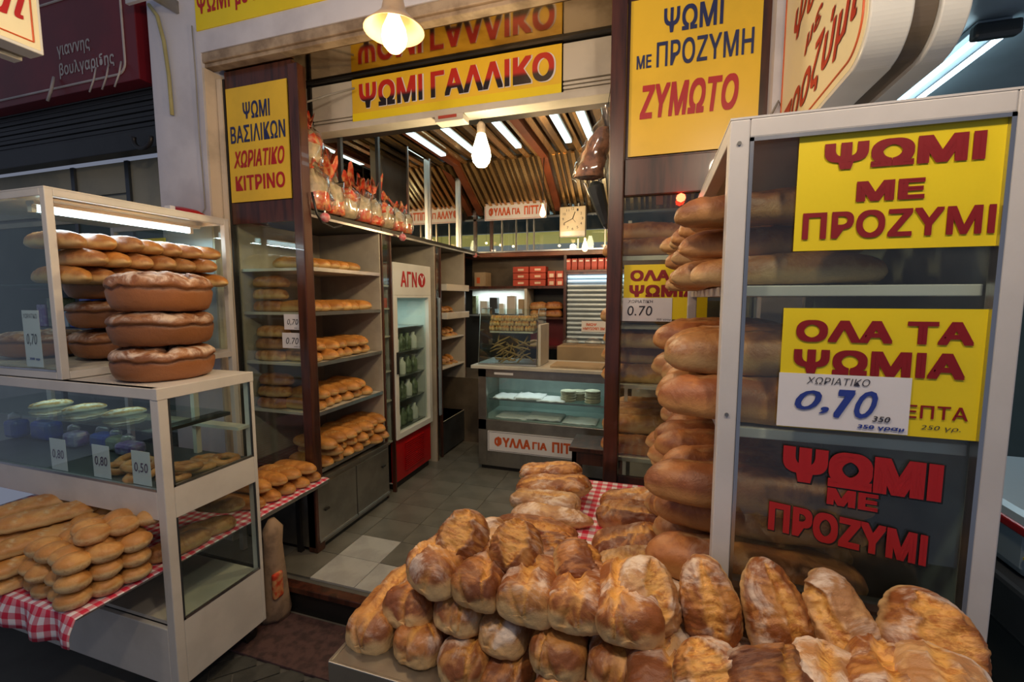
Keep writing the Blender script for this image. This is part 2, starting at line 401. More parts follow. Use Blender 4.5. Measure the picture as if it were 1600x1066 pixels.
# ------------------------------------------------------------------ shopfront timber frame
fr = thing('shopfront_frame', 'dark brown timber frame holding the shopfront panels left and right', 'frame', (-.8, YF, 0))
fr['kind'] = 'thing'
bx('post', 'cream', fr, -2.605, -2.57, YF - .01, YF + .03, .0, 2.93)
bx('post', 'black', fr, -2.57, -2.555, YF, YF + .03, .0, 2.93)
bx('post', 'wood', fr, -2.045, -1.975, YF - .03, YF + .04, .0, 2.93, .006)
bx('post', 'wood', fr, -.228, -.158, YF - .03, YF + .04, .0, 2.96, .006)
bx('board', 'wood', fr, -2.555, -2.045, YF + .005, YF + .03, 2.06, 2.97)
bx('board', 'wood', fr, -.158, .42, YF + .005, YF + .03, 2.07, 2.96)
bx('rail', 'wood', fr, -.158, .42, YF - .01, YF + .03, 2.07, 2.235, .004)
bx('pane', 'glass', fr, -2.555, -2.045, YF + .012, YF + .018, .48, 2.06)
bx('pane', 'glass', fr, -.158, .42, YF + .012, YF + .018, .72, 2.07)
bx('kick_board', 'wood', fr, -.158, .42, YF, YF + .03, 0, .72)

# enamel signs on the frame
def sign(name, label, x0, x1, y, z0, z1, mat, lines, group=None, thick=.006, edge=None):
    t = thing(name, label, 'sign', ((x0 + x1) / 2, y, z0), group)
    bx('plate', mat, t, x0, x1, y - thick, y, z0, z1)
    for L in lines:
        s, cx, cz, w, h, m = L[:6]; kw = L[6] if len(L) > 6 else {}
        lettering(s, (x0 + cx * (x1 - x0), y - thick, z0 + cz * (z1 - z0)), XP, ZP, w * (x1 - x0), h * (z1 - z0), m, t, **kw)
    return t
sign('enamel_sign', 'yellow enamel sign reading ΨΩΜΙ ΒΑΣΙΛΙΚΩΝ ΧΩΡΙΑΤΙΚΟ ΚΙΤΡΙΝΟ left of the entrance', -2.54, -2.075, YF, 2.19, 2.865, 'yellowold', [
    ('ΨΩΜΙ', .50, .79, .44, .145, 'navy', dict(bold=.025)), ('ΒΑΣΙΛΙΚΩΝ', .50, .595, .90, .15, 'navy', dict(bold=.02)),
    ('ΧΩΡΙΑΤΙΚΟ', .50, .375, .84, .15, 'red', dict(bold=.03, shear=.25)), ('ΚΙΤΡΙΝΟ', .50, .165, .82, .135, 'red', dict(bold=.03))])
sign('enamel_sign', 'large yellow enamel sign reading ΨΩΜΙ ΜΕ ΠΡΟΖΥΜΗ ΖΥΜΩΤΟ right of the entrance', -.145, .385, YF, 2.245, 2.915, 'yellowold', [
    ('ΨΩΜΙ', .49, .84, .45, .155, 'navy', dict(bold=.03)), ('ΜΕ', .115, .605, .12, .085, 'navy', dict(bold=.03)),
    ('ΠΡΟΖΥΜΗ', .58, .635, .73, .16, 'navy', dict(bold=.02)), ('ΖΥΜΩΤΟ', .47, .345, .76, .22, 'red', dict(bold=.04, shear=.18))])
# wall sign top left, frame cuts its top
sign('painted_sign', 'yellow painted sign reading ΨΩΜΙ με ΠΡΟΖΥΜΗ high on the white wall', -2.645, -1.70, 2.12, 3.175, 3.42, 'yellow', [
    ('ΨΩΜΙ με ΠΡΟΖΥΜΗ', .49, .55, .94, .62, 'red', dict(bold=.02))])

# roller case with the long sign, set back under the lintel
YS = 2.5
rc = thing('shutter_case', 'pinkish white roller shutter case above the entrance', 'shutter case', (-1.3, YS, 2.66))
for x0, x1, z0 in ((-2.5, -2.39, 2.70), (-2.36, -2.19, 2.74), (-2.165, -1.855, 2.75), (-.515, -.12, 2.765)):
    bx('panel', 'shelfwhite', rc, x0, x1, YS, YS + .05, z0, 2.955, .004)
for x0, x1 in ((-2.5, -2.39), (-2.36, -2.19), (-2.165, -1.855), (-.515, -.12)):
    for k in range(3): bx('rib', 'shelfwhite', rc, x0, x1, YS + .004 * k, YS + .05, 2.742 - k * .019, 2.757 - k * .019, .004)
bx('housing', 'black', rc, -2.5, -.1, YS + .05, YS + .26, 2.70, 2.963)
bx('bottom_rail', 'shelfwhite', rc, -2.5, -.1, YS - .03, YS + .08, 2.655, 2.695, .004)
bx('bracket', 'shelfwhite', rc, -2.20, -2.165, YS - .05, YS, 2.66, 2.74, .004)
bx('bracket', 'black', rc, -2.19, -2.165, YS - .012, YS + .02, 2.74, 2.955)
t = sign('shutter_sign', 'long yellow sign reading ΨΩΜΙ ΓΑΛΛΙΚΟ across the entrance', -1.85, -.52, YS - .004, 2.698, 2.952, 'yellowold', [])
bx('lower_band', 'yellow', t, -1.85, -.52, YS - .012, YS - .010, 2.698, 2.748)
for s, cx, w in (('ΨΩΜΙ', -1.575, .44), ('ΓΑΛΛΙΚΟ', -.93, .74)):
    lettering(s, (cx + .004, YS - .0105, 2.843), XP, ZP, w + .010, .152, 'paper', t, bold=.045, name='letter_outline')
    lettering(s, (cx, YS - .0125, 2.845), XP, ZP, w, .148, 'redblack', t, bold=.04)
lbx = thing('junction_box', 'cream junction box under the shutter case rail', 'junction box', (-1.16, YS - .02, 2.6))
bx('housing', 'shelfwhite', lbx, -1.26, -1.08, YS - .05, YS + .04, 2.615, 2.655, .005); bx('vent_plate', 'brickred', lbx, -1.235, -1.12, YS - .054, YS - .05, 2.632, 2.648)
o = MB().tube([(-2.43, 2.35, 2.88), (-2.33, 2.33, 2.93), (-2.2, 2.34, 2.83), (-2.08, 2.36, 2.80), (-1.95, 2.4, 2.84), (-1.8, 2.45, 2.88)], .006, 8).build('cable', 'cables', smooth=True)
tag(o, 'looping grey cable under the soffit beside the shutter case', 'cable')
struct(bx('ceiling_soffit', 'soffitm', None, -2.55, .42, 2.20, 2.50, 2.976, 3.0)).name = 'ceiling_soffit'
bx_d = struct(bx('trim_5', 'black', None, -2.55, .42, 2.475, 2.53, 2.962, 2.976))

# ------------------------------------------------------------------ ceiling with gilt slats
ceil = struct(bx('ceiling', 'golddark', None, -2.66, .83, 2.5, 5.3, 3.03, 3.08))
sl = {}
def slatmesh(w, mat, L):
    k = (w, mat, L)
    if k not in sl: sl[k] = MB().box(-w / 2, w / 2, 0, L, 0, .018).mesh('slat', M[mat])
    return sl[k]
x = -2.55; i = 0
tubes_x = (-1.95, -1.64, -1.21, -.76, -.565)
while x < .7:
    w = (.055, .03, .055, .07)[i % 4]; mt = ('gold', 'golddark', 'gold', 'golddark')[i % 4]
    o = bpy.data.objects.new('slat', slatmesh(w, mt, 1.85)); C.objects.link(o); o.location = (x + w / 2, 2.5, 2.965 + (0, .025, 0, .03)[i % 4]); o.parent = ceil
    o = bpy.data.objects.new('slat', slatmesh(w * .5, 'gold', .86)); C.objects.link(o); o.location = (x + w / 2, 4.32, 2.955); o.rotation_euler = (R(-29), 0, 0); o.parent = ceil
    x += w + .012; i += 1
sp = MB().box(-2.62, .8, 0, .95, 0, .01).build('slope_panel', 'golddark', ceil); sp.matrix_parent_inverse.identity(); sp.location = (0, 4.33, 2.985); sp.rotation_euler = (R(-29), 0, 0)
for x in (-1.98, -1.06, .0):
    o = MB().prism([(2.6, 2.93), (4.30, 2.93), (4.98, 2.555), (4.98, 2.60), (4.92, 2.68), (4.34, 3.0), (2.6, 3.0)], 'x', x - .035, x + .035).build('ceiling_beam', 'redwood', ceil)
for k, x in enumerate(tubes_x):
    t = thing('ceiling_light', 'cyan white fluorescent strip in the gilt ceiling, %s from the left' % ORD[k + 1], 'light', (x, 3.4, 2.93), 'fluorescent strips in the shop ceiling')
    bx('housing', 'golddark', t, x - .04, x + .04, 2.75, 3.98, 2.945, 2.965); bx('diffuser', 'tubeceil', t, x - .027, x + .027, 2.77, 3.96, 2.928, 2.945, .003)
# mirror wall above the left cupboards
mw = thing('wall_mirror', 'tall mirror panels above the left cupboards reflecting the ceiling', 'mirror', (-2.06, 4.2, 2.14))
for y0, y1 in ((3.47, 3.81), (3.83, 4.49), (4.51, 4.97)): bx('mirror_panel', 'mirror', mw, -2.06, -2.045, y0, y1, 2.14, 2.86)
for y in (3.82, 4.5): bx('post', 'alu', mw, -2.05, -2.015, y - .015, y + .015, 2.12, 2.87, .003)
bx('post', 'alu', mw, -2.05, -2.035, 3.455, 3.47, 2.12, 2.87)
mw2 = thing('wall_mirror', 'mirror panels behind the wrapped bread bags on the cupboard', 'mirror', (-2.4, 2.9, 2.14))
for y0, y1 in ((2.26, 2.60), (2.62, 3.03), (3.05, 3.45)): bx('mirror_panel', 'mirror', mw2, -2.42, -2.40, y0, y1, 2.14, 2.92)
for y in (2.61, 3.04): bx('post', 'darksteel', mw2, -2.06, -2.035, y - .013, y + .013, 2.14, 2.94)

# ------------------------------------------------------------------ bread meshes
def sstep(a, b, x): t = np.clip((x - a) / (b - a), 0, 1); return t * t * (3 - 2 * t)
def nz(p, s, seed): return noise.noise(Vector((p[0] * s + seed * 7.3, p[1] * s - seed * 3.1, p[2] * s + seed)))
def loaf_mesh(name, L, Wd, H, seed, mat, blunt=3.0, split=None, cuts=None, wob=.10, rough=.0035, nu=52, nv=36, bend=0, segs=None, flat=.25, taper=0, e=.84, pinch=False):
    r = random.Random(seed); v = []; cut = []; top = []
    ph = r.uniform(0, 6)
    for i in range(nu + 1):
        t = -math.cos(math.pi * i / nu); ra = max(0.0, 1 - abs(t) ** blunt) ** (1 / 2.1)
        ra *= 1 + wob * .6 * noise.noise(Vector((t * 1.7 + seed, 5.1, 0)))
        ra *= 1 - taper * (t + 1) / 2
        if segs: ra *= 1 - .10 * max(0, math.cos(math.pi * (t * segs + .0))) ** 6
        cx = L / 2 * t; cy = bend * (1 - t * t) + wob * .12 * noise.noise(Vector((t * 1.3, seed * 2.2, 1))) * Wd
        for k in range(nv):
            a = 2 * math.pi * k / nv; ca, sa = math.cos(a), math.sin(a)
            y = math.copysign(abs(ca) ** e, ca) * Wd / 2 * ra; z = math.copysign(abs(sa) ** e, sa) * ra * (H * .62 if sa > 0 else H * .38)
            x = cx; p = Vector((x, y, z))
            we = float(sstep(.86, 1.0, abs(t))); n = Vector((math.copysign(.02 + we * 1.0, t), ca * (1 - we), sa * (1 - we))).normalized()
            d = wob * Wd * (.32 * nz(p, 9, seed) + .16 * nz(p, 22, seed)) + rough * nz(p, 75, seed)
            m = 0.0
            if split and sa > -.05:
                s0, s1, w, ln = split; yy = y / (Wd / 2); c = s0 + s1 * t + .12 * noise.noise(Vector((t * 3, seed, 9)))
                ww = w * max(0, 1 - abs(t / ln) ** 2.2) * (1 + .35 * noise.noise(Vector((t * 4, seed, 3))))
                dd = abs(yy - c)
                m = float(sstep(ww + .02, ww - .06, dd)) if ww > .03 else 0
                lip = math.exp(-((dd - ww) / .09) ** 2) * min(1, ww / .12)
                d += .050 * Wd * lip - .060 * Wd * m + m * .026 * Wd * (nz(p, 40, seed) + .8 * nz(p, 95, seed))
            if cuts and sa > 0:
                for (tc, sl, wc) in cuts:
                    yy = y / (Wd / 2); dd = abs((t - tc) - sl * yy)
                    q = float(sstep(wc, wc * .35, dd)) * float(sstep(.95, .6, abs(yy)))
                    m = max(m, q); d += -.03 * Wd * q + .025 * Wd * math.exp(-((dd - wc) / (wc * .45)) ** 2) * float(sstep(.95, .6, abs(yy)))
            p = p + n * d; p.y += cy
            if pinch and abs(t) > .55:          # the folded, pinched ends of hand shaped loaves
                we2 = float(sstep(.55, .95, abs(t))); g = math.exp(-((p.y / Wd - .18 * math.sin(seed * 2.3) - .5 * math.cos(seed * 1.7) * p.z / Wd) / .055) ** 2)
                p.x -= math.copysign(1, t) * we2 * g * .009 * (1 if sa > -.2 else .3); m = max(m, g * we2 * .5)
            zf = -H * flat
            if p.z < zf: p.z = zf + (p.z - zf) * .18
            v.append((p.x, p.y, p.z + H * flat + .002)); cut.append(m); top.append(max(0, min(1, .25 + sa * .85)) * (1 - .45 * float(sstep(.86, 1.0, abs(t)))))
    f = []
    for i in range(nu):
        for k in range(nv): f.append((i * nv + k, (i + 1) * nv + k, (i + 1) * nv + (k + 1) % nv, i * nv + (k + 1) % nv))
    return attr_mesh(name, v, f, cut, top, mat)
def attr_mesh(name, v, f, cut, top, mat):
    me = bpy.data.meshes.new(name); me.from_pydata(v, [], f)
    for nm, arr in (('cut', cut), ('top', top)):
        a = me.attributes.new(nm, 'FLOAT', 'POINT'); a.data.foreach_set('value', [float(q) for q in arr])
    me.polygons.foreach_set('use_smooth', [True] * len(me.polygons)); me.materials.append(M[mat] if isinstance(mat, str) else mat)
    return me
RUSTIC = [loaf_mesh('rustic_loaf', .30, .128, .092, 11 + k, ('rustic', 'rustic2', 'rustic', 'pale', 'rustic', 'rustic2')[k % 6], blunt=(7, 8, 6, 5, 6.5, 8)[k % 6],
          split=((.1, .25, .26, 1.1), (-.25, -.3, .20, 1.05), (.0, .45, .24, 1.08), (.05, .1, .24, .95), (.35, -.1, .20, 1.12), (-.1, .5, .18, 1.05))[k % 6],
          cuts=(None, [(-.45, .3, .07)], None, None, [(-.3, -.4, .06)], [(.3, .2, .05)])[k % 6], wob=.20, rough=.003, nu=84, nv=64, e=.66, pinch=True) for k in range(12)]
LEAN = [loaf_mesh('rustic_loaf', .30, .135, .10, 61 + k, ('rustic', 'pale', 'rustic', 'pale', 'rustic', 'rustic2')[k], blunt=2.3,
        split=((.05, .05, .46, .92), (-.2, -.1, .34, .85), (-.15, .15, .24, .98), (.5, .05, .20, 1.0), (.05, .1, .44, .95), (-.5, .2, .28, .95))[k], wob=.12, rough=.003, nu=96, nv=72, taper=(.25, .15, .30, .38, .18, .25)[k]) for k in range(6)]
GOLD = [loaf_mesh('golden_loaf', .34, .105, .075, 31 + k, 'gold_loaf', blunt=2.6, cuts=[(-.5, .35, .05), (0, .35, .05), (.5, .35, .05)] if k % 2 else None, wob=.10, rough=.0015, nu=36, nv=24, bend=.004 * (k % 3)) for k in range(4)]
LONG = [loaf_mesh('tan_loaf', .46, .125, .095, 41 + k, ('tan_loaf', 'brown_loaf', 'tan_loaf', 'brown_loaf')[k], blunt=4, split=((.1, .1, .10, .8), (-.2, .1, .08, .8), None, (.3, 0, .10, .9))[k], wob=.14, rough=.003, nu=44, nv=28) for k in range(4)]
SLIM = [loaf_mesh('slim_loaf', .44, .085, .068, 51 + k, ('tan_loaf', 'tan_loaf', 'gold_loaf')[k], blunt=2.2, wob=.10, rough=.0015, nu=36, nv=24) for k in range(3)]

def round_mesh(seed):
    prof = []
    for q in ((.0, .0), (.5, .0), (.80, .002), (.90, .012), (.955, .035), (.985, .062), (.995, .078), (.985, .086), (.955, .088), (.975, .094), (1.0, .100), (1.0, .108), (.985, .118), (.94, .130), (.86, .138), (.72, .145), (.55, .149), (.35, .151), (.15, .152), (.0, .152)): prof.append(q)
    fine = []
    for a, b in zip(prof, prof[1:]):
        for s in (0, .5): fine.append((a[0] + (b[0] - a[0]) * s, a[1] + (b[1] - a[1]) * s))
    fine.append(prof[-1]); nv = 96; v = []; cut = []; top = []
    for i, (rr, z) in enumerate(fine):
        for k in range(nv):
            a = 2 * math.pi * k / nv; e = noise.noise(Vector((math.cos(a) * 1.6, math.sin(a) * 1.6, seed)))
            lift = .012 * noise.noise(Vector((math.cos(a) * 2.5, math.sin(a) * 2.5, seed + 5))) * sstep(.06, .09, z)
            ro = .225 * (1 + .03 * e) * rr; x, y = ro * math.cos(a), ro * math.sin(a)
            p = Vector((x, y, z)); d = .005 * nz(p, 14, seed) + .003 * nz(p, 50, seed)
            crack = math.exp(-((z - .087) / .006) ** 2)
            line = 0
            if z > .125:
                for (ox, sl) in ((-.09, .35), (.03, -.5), (.12, .2)):
                    dd = abs((x - ox) - sl * y + .012 * nz(p, 12, seed)); line = max(line, float(sstep(.013, .004, dd)) * float(sstep(.22, .17, rr * .225)))
            zz = z + lift + d - .013 * line
            o = 1 + .03 * float(sstep(.092, .1, z)) * nz(p, 20, seed)
            v.append((x * o, y * o, zz)); cut.append(max(crack, line)); top.append(float(sstep(.085, .135, z)))
    f = []
    for i in range(len(fine) - 1):
        for k in range(nv): f.append((i * nv + k, i * nv + (k + 1) % nv, (i + 1) * nv + (k + 1) % nv, (i + 1) * nv + k))
    return attr_mesh('round_loaf', v, f, cut, top, 'village')
ROUND = [round_mesh(3), round_mesh(8), round_mesh(14)]

def balls_mesh(name, balls, seed, mat):
    v = []; f = []; cut = []; top = []; nu, nv = 16, 24
    for bi, (cx, cy, cz, rx, ry, rz) in enumerate(balls):
        b = len(v)
        for i in range(nu + 1):
            th = math.pi * i / nu
            for k in range(nv):
                a = 2 * math.pi * k / nv; n = Vector((math.sin(th) * math.cos(a), math.sin(th) * math.sin(a), math.cos(th)))
                p = Vector((cx + n.x * rx, cy + n.y * ry, cz + n.z * rz)); p += n * .006 * nz(p, 18, seed + bi)
                if p.z < .004: p.z = .004 + (p.z - .004) * .1
                v.append(tuple(p)); side = float(sstep(.25, -.15, n.z)); cut.append(side * (.8 + .3 * nz(p, 40, seed))); top.append(max(0, min(1, .2 + n.z)))
        for i in range(nu):
            for k in range(nv): f.append((b + i * nv + k, b + (i + 1) * nv + k, b + (i + 1) * nv + (k + 1) % nv, b + i * nv + (k + 1) % nv))
    return attr_mesh(name, v, f, cut, top, mat)
ROLLS = [balls_mesh('roll_loaf', [((i - 1) * .085, j * .075 - .037, .032, .05, .048, .036) for i in range(3) for j in range(2)], 70 + s, 'roll') for s in range(3)]
def ring_mesh(R0, r0, seed, mat):
    v = []; f = []; n1, n2 = 28, 12; cut = []; top = []
    for i in range(n1):
        a = 2 * math.pi * i / n1
        for k in range(n2):
            b = 2 * math.pi * k / n2; rr = R0 + r0 * math.cos(b)
            p = Vector((rr * math.cos(a), rr * math.sin(a) * .85, r0 * .8 * (1 + math.sin(b)))); d = .004 * nz(p, 40, seed)
            v.append((p.x, p.y, p.z + d)); cut.append(0); top.append(.5 + .5 * math.sin(b))
    for i in range(n1):
        for k in range(n2): f.append((i * n2 + k, ((i + 1) % n1) * n2 + k, ((i + 1) % n1) * n2 + (k + 1) % n2, i * n2 + (k + 1) % n2))
    return attr_mesh('bread_ring', v, f, cut, top, mat)
RING = [ring_mesh(.055, .019, 4, 'tan_loaf'), ring_mesh(.055, .02, 9, 'tan_loaf')]

def put(mesh, name, label, group, loc=None, rot=(0, 0, 0), A=None, B=None, up=None, L=.30, sc=(1, 1, 1), cat='bread'):
    o = bpy.data.objects.new(name, mesh); C.objects.link(o)
    if A is not None:
        A = Vector(A); B = Vector(B); x = (B - A); ln = x.length; x.normalize(); up = Vector(up or (0, 0, 1)); z = (up - x * up.dot(x)).normalized(); y = z.cross(x)
        m = Matrix((x, y, z)).transposed().to_4x4(); m.translation = (A + B) / 2 - z * .045 * sc[2]
        o.matrix_world = m @ Matrix.Diagonal((ln / L * 1.0, sc[1], sc[2], 1))
    else:
        o.location = loc; o.rotation_euler = rot; o.scale = sc
    return tag(o, label, cat, group)

# ------------------------------------------------------------------ bread table and its pile
def table(nm, label, x0, x1, y0, y1, top):
    tb = thing(nm, label, 'table', ((x0 + x1) / 2, (y0 + y1) / 2, -.15))
    bx('table_top', top, tb, x0, x1, y0, y1, .722, .748, .004); bx('edge_strip', top, tb, x0 - .002, x0 + .008, y0, y1, .69, .75, .002); bx('edge_strip', top, tb, x0, x1, y0 - .004, y0 + .004, .69, .75, .002)
    for x in (x0 + .03, x1 - .05):
        for y in (y0 + .03, y1 - .05): bx('leg', 'darksteel', tb, x, x + .03, y, y + .03, -.15, .722)
    bx('lower_shelf', 'darksteel', tb, x0 + .02, x1 - .02, y0 + .03, y1 - .03, .10, .125)
table('bread_table', 'steel topped table under the big bread pile', -.71, .70, .80, 1.20, 'steel')
table('bread_table', 'second table behind, its top covered by gingham cloth', -.42, .67, 1.21, 2.04, 'steel')
def cloth(name, x0, x1, y0, y1, z, label, drop_l=0, drop_f=0, seed=1, wav=.003, res=.02, parent=None, drop_r=0):
    v = []; f = []; gu = []; gv = []
    us = np.arange(-drop_l, (x1 - x0) + drop_r + 1e-6, res); vs = np.arange(-drop_f, (y1 - y0) + 1e-6, res)
    for a in us:
        for b in vs:
            x = x0 + min(max(a, 0), x1 - x0); y = y0 + max(b, 0); zz = z
            if a < 0: zz += a; x -= .012 * (1 + math.sin(b * 30 + seed)) * min(1, -a * 20)
            if a > x1 - x0: q = a - (x1 - x0); zz -= q; x += .012 * (1 + math.sin(b * 30 + seed)) * min(1, q * 20)
            if b < 0: zz += b * (1 + .15 * math.sin(a * 9 + seed)); y -= .014 * (1 + math.sin(a * 34 + seed)) * min(1, -b * 20)
            zz += wav * noise.noise(Vector((a * 9, b * 9, seed)))
            v.append((x, y, zz)); gu.append(a); gv.append(b)
    n = len(vs)
    for i in range(len(us) - 1):
        for j in range(n - 1): f.append((i * n + j, (i + 1) * n + j, (i + 1) * n + j + 1, i * n + j + 1))
    me = bpy.data.meshes.new(name); me.from_pydata(v, [], f)
    for nm, arr in (('gu', gu), ('gv', gv)): me.attributes.new(nm, 'FLOAT', 'POINT').data.foreach_set('value', [float(q) for q in arr])
    me.materials.append(M['ginghm']); me.polygons.foreach_set('use_smooth', [True] * len(f))
    o = bpy.data.objects.new(name, me); C.objects.link(o); sm = o.modifiers.new('t', 'SOLIDIFY'); sm.thickness = .002; sm.offset = 1
    return tag(o, label, 'cloth')
cloth('gingham_cloth', -.43, .1, 1.22, 2.05, .751, 'red gingham cloth on the bread table between the stacked loaves')

GP = 'floured rustic loaves piled on the front table'
UPC = Vector((.15, -.78, .55))
def lie(px, py, y, k, label, dx=.02, dz=0.0, ln=.30, sc=1.0, up=(0, -.12, 1), name='rustic_loaf', lib=RUSTIC):
    A = at(px, py, y); B = A + Vector((dx, ln, dz)); d = (B - A).normalized(); 
    return put(lib[k % len(lib)], name, label, GP, A=A, B=B, up=up, L=.30, sc=(1, sc, sc))
def lean(p0, p1, k, label, sc=1.0, up=UPC, lib=LEAN, L=.30):
    A = at(*p0); B = at(*p1)
    return put(lib[k % len(lib)], 'rustic_loaf', label, GP, A=A, B=B, up=up, L=L, sc=(1, sc, sc))
lie(560, 1000, .84, 0, 'bottom corner loaf at the left end of the pile, by the table corner', .0, 0, .30, 1.0)
lie(636, 1025, .83, 1, 'bottom row loaf beside the table corner loaf, second along', .02, 0, .30, 1.0)
lie(706, 1055, .82, 2, 'bottom row loaf with reddish brown crust, third along from the table corner', .02, 0, .30, 1.0)
lie(775, 1085, .82, 5, 'shaded loaf at the very bottom, below the pale blunt ended loaf', .02, 0, .30, .9)
lie(862, 1045, .82, 4, 'bottom row loaf with a floury nose between two upper loaves', .01, 0, .30, .98)
lie(962, 1068, .82, 6, 'pale sided loaf at the bottom under the big creased loaf', .0, 0, .30, 1.0)
lie(1042, 1062, .82, 3, 'flaky crusted loaf low between the creased loaf and the leaning ones', .0, .02, .30, .95)
lie(622, 958, .88, 7, 'dark crusted loaf in the second layer at the far left of the pile', .02, -.04, .27, 1.05)
lie(697, 968, .87, 8, 'short looking loaf in the second layer with a folded brown end', .03, -.04, .27, 1.05)
lie(773, 1003, .86, 9, 'loaf with a pale blunt end in the second layer', .02, -.03, .27, .95)
lie(650, 900, .88, 10, 'large loaf with a lengthwise tear resting on top of the left edge', .065, .0, .18, 1.14)
lie(730, 930, .87, 11, 'loaf with a pointed pale fold lying across the top layer', .03, .01, .17, .98)
lie(812, 950, .86, 0, 'floury capped loaf with a deep cross crack in the middle top layer', .012, .01, .17, 1.06)
lie(896, 966, .85, 6, 'loaf with a white floury back and blunt nose right of the cross cracked one', .0, .01, .17, .98)
lie(985, 992, .83, 4, 'big creased loaf with an orange brown face at the pile centre', -.02, .025, .19, 1.04)
lean((703, 880, .95), (742, 795, 1.05), 0, 'upright oval loaf with a wide orange split at the top left of the pile', 1.10, (.1, -.5, .8))
lean((790, 893, .94), (823, 812, 1.05), 4, 'upright loaf with a cracked golden middle behind the floury capped one', 1.05, (.1, -.5, .8))
lean((910, 920, .94), (898, 840, 1.05), 5, 'smooth brown backed loaf leaning behind the top layer', .95, (.5, -.5, .7))
lean((1030, 1000, .87), (1000, 864, .98), 1, 'pale rounded loaf with a hole in its split, standing behind the creased one', 1.0)
lean((1120, 1020, .89), (1092, 868, .955), 2, 'leaning loaf just left of the white case post', 1.0, (-.2, -.8, .55))
lean((1245, 1060, .87), (1190, 872, .95), 2, 'tall leaning loaf with a dark orange groove, in front of the red window letters', 1.02)
lean((1352, 1070, .86), (1288, 886, .95), 3, 'slim pale leaning loaf torn along its right flank', .98)
lean((1482, 1090, .85), (1437, 915, .94), 0, 'wide leaning loaf with an open split at the right end', 1.25)
lean((1135, 1130, .70), (1092, 990, .79), 4, 'loaf nose rising at the bottom edge below the post, with a dark blister', .98, (0, -.7, .7))
lean((1235, 1140, .69), (1182, 1010, .78), 1, 'bottom edge loaf with an orange tear below the tall leaning loaf', 1.0, (.2, -.6, .8), RUSTIC)
lie(1290, 1120, .71, 3, 'floury topped loaf lying along the bottom edge below the slim pale loaf', .05, .0, .14, .9)
lie(1398, 1128, .71, 6, 'white dusted loaf lying at the bottom edge towards the right corner', .05, .0, .14, .9)
lie(1494, 1130, .71, 9, 'last floury loaf at the bottom right corner of the pile', .04, .0, .14, .9)
lean((775, 890, 1.14), (752, 812, 1.24), 3, 'orange brown loaf half hidden between the two upright split loaves', 1.0, (0, -.6, .7), RUSTIC)
lean((868, 890, 1.12), (864, 832, 1.20), 5, 'small rounded loaf end peeking out below the sideways stack', .8, (0, -.6, .7), RUSTIC)
for k in range(6):
    put(RUSTIC[k], 'rustic_loaf', 'hidden loaf at the base of the right half of the pile, %s from the left' % ORD[k + 1], 'loaves supporting the right half of the pile', loc=(-.16 + .135 * k, .90, .75), rot=(0, 0, R(90)), sc=(.62, 1, .95))
for k in range(5):
    put(RUSTIC[k + 5], 'rustic_loaf', 'hidden second layer loaf under the right half of the pile, %s from the left' % ORD[k + 1], 'loaves supporting the right half of the pile', loc=(.03 + .135 * k, .86, .84), rot=(0, 0, R(90)), sc=(.7, 1, 1.0))
def across(a, b, y0, y1, lib, k, label, sc=1.0, L=.30, up=(0, -.25, 1), name='rustic_loaf', grp='loaves lying sideways at the back of the table'):
    return put(lib[k % len(lib)], name, label, grp, A=at(*a, y0), B=at(*b, y1), up=up, L=L, sc=(1, sc, sc))
across((812, 735), (908, 733), 1.85, 1.85, RUSTIC, 2, 'topmost loaf of the sideways stack behind the pile', .72)
across((805, 757), (922, 757), 1.76, 1.76, RUSTIC, 8, 'orange crusted loaf second from the top of the sideways stack', .78)
across((797, 775), (908, 788), 1.70, 1.66, RUSTIC, 3, 'pale loaf in the middle of the sideways stack', .80)
across((797, 797), (928, 812), 1.60, 1.58, LEAN, 3, 'long smooth brown loaf second from the bottom of the sideways stack', .82, up=(0, -.1, 1))
across((772, 812), (902, 832), 1.52, 1.47, LEAN, 5, 'smooth reddish loaf at the foot of the sideways stack', .80, up=(0, -.1, 1))
across((905, 850), (800, 846), 1.5, 1.5, RUSTIC, 7, 'shaded loaf under the smooth reddish one in the sideways stack', .78)
across((940, 782), (1050, 778), 1.78, 1.70, RUSTIC, 0, 'floury loaf on top beside the gingham cloth', .85)
across((932, 800), (1048, 806), 1.66, 1.60, RUSTIC, 1, 'creased loaf under the floury one beside the gingham cloth', .95)
across((925, 850), (1050, 846), 1.40, 1.36, RUSTIC, 5, 'dark floury loaf lying sideways right of the cloth', .95)
across((925, 890), (1045, 880), 1.24, 1.24, RUSTIC, 9, 'shiny floured loaf lying behind the pale rounded one', .95)
across((935, 925), (1060, 925), 1.15, 1.15, RUSTIC, 4, 'shaded loaf low between the pile and the case post', .95)

# ------------------------------------------------------------------ aluminium display case on the right
cr = thing('display_case', 'tall white framed glass bread case at the right with yellow price signs', 'display case', (.37, 1.55, .75))
X0, X1, Y0, Y1, ZT = .128, .600, 1.0, 2.10, 1.945
PW = .036
for x in (X0, X1 - PW):
    for y in (Y0, Y1 - PW): bx('post', 'lilac', cr, x, x + PW, y, y + PW, .75, ZT, .003)
for y in (Y0, Y1 - PW): bx('rail', 'lilac', cr, X0 + PW, X1 - PW, y, y + PW, ZT - PW, ZT, .003)
for x in (X0, X1 - PW): bx('rail', 'lilac', cr, x, x + PW, Y0 + PW, Y1 - PW, ZT - PW, ZT, .003)
bx('top_panel', 'lilac', cr, X0, X1, Y0, Y1, ZT, ZT + .004)
bx('bottom_rail', 'alu', cr, X0 + PW, X1 - PW, Y0 + .004, Y0 + .03, .985, 1.0)
bx('lower_panel', 'steel', cr, X0 + PW, X1 - PW, Y0 + .008, Y0 + .016, .75, .985)
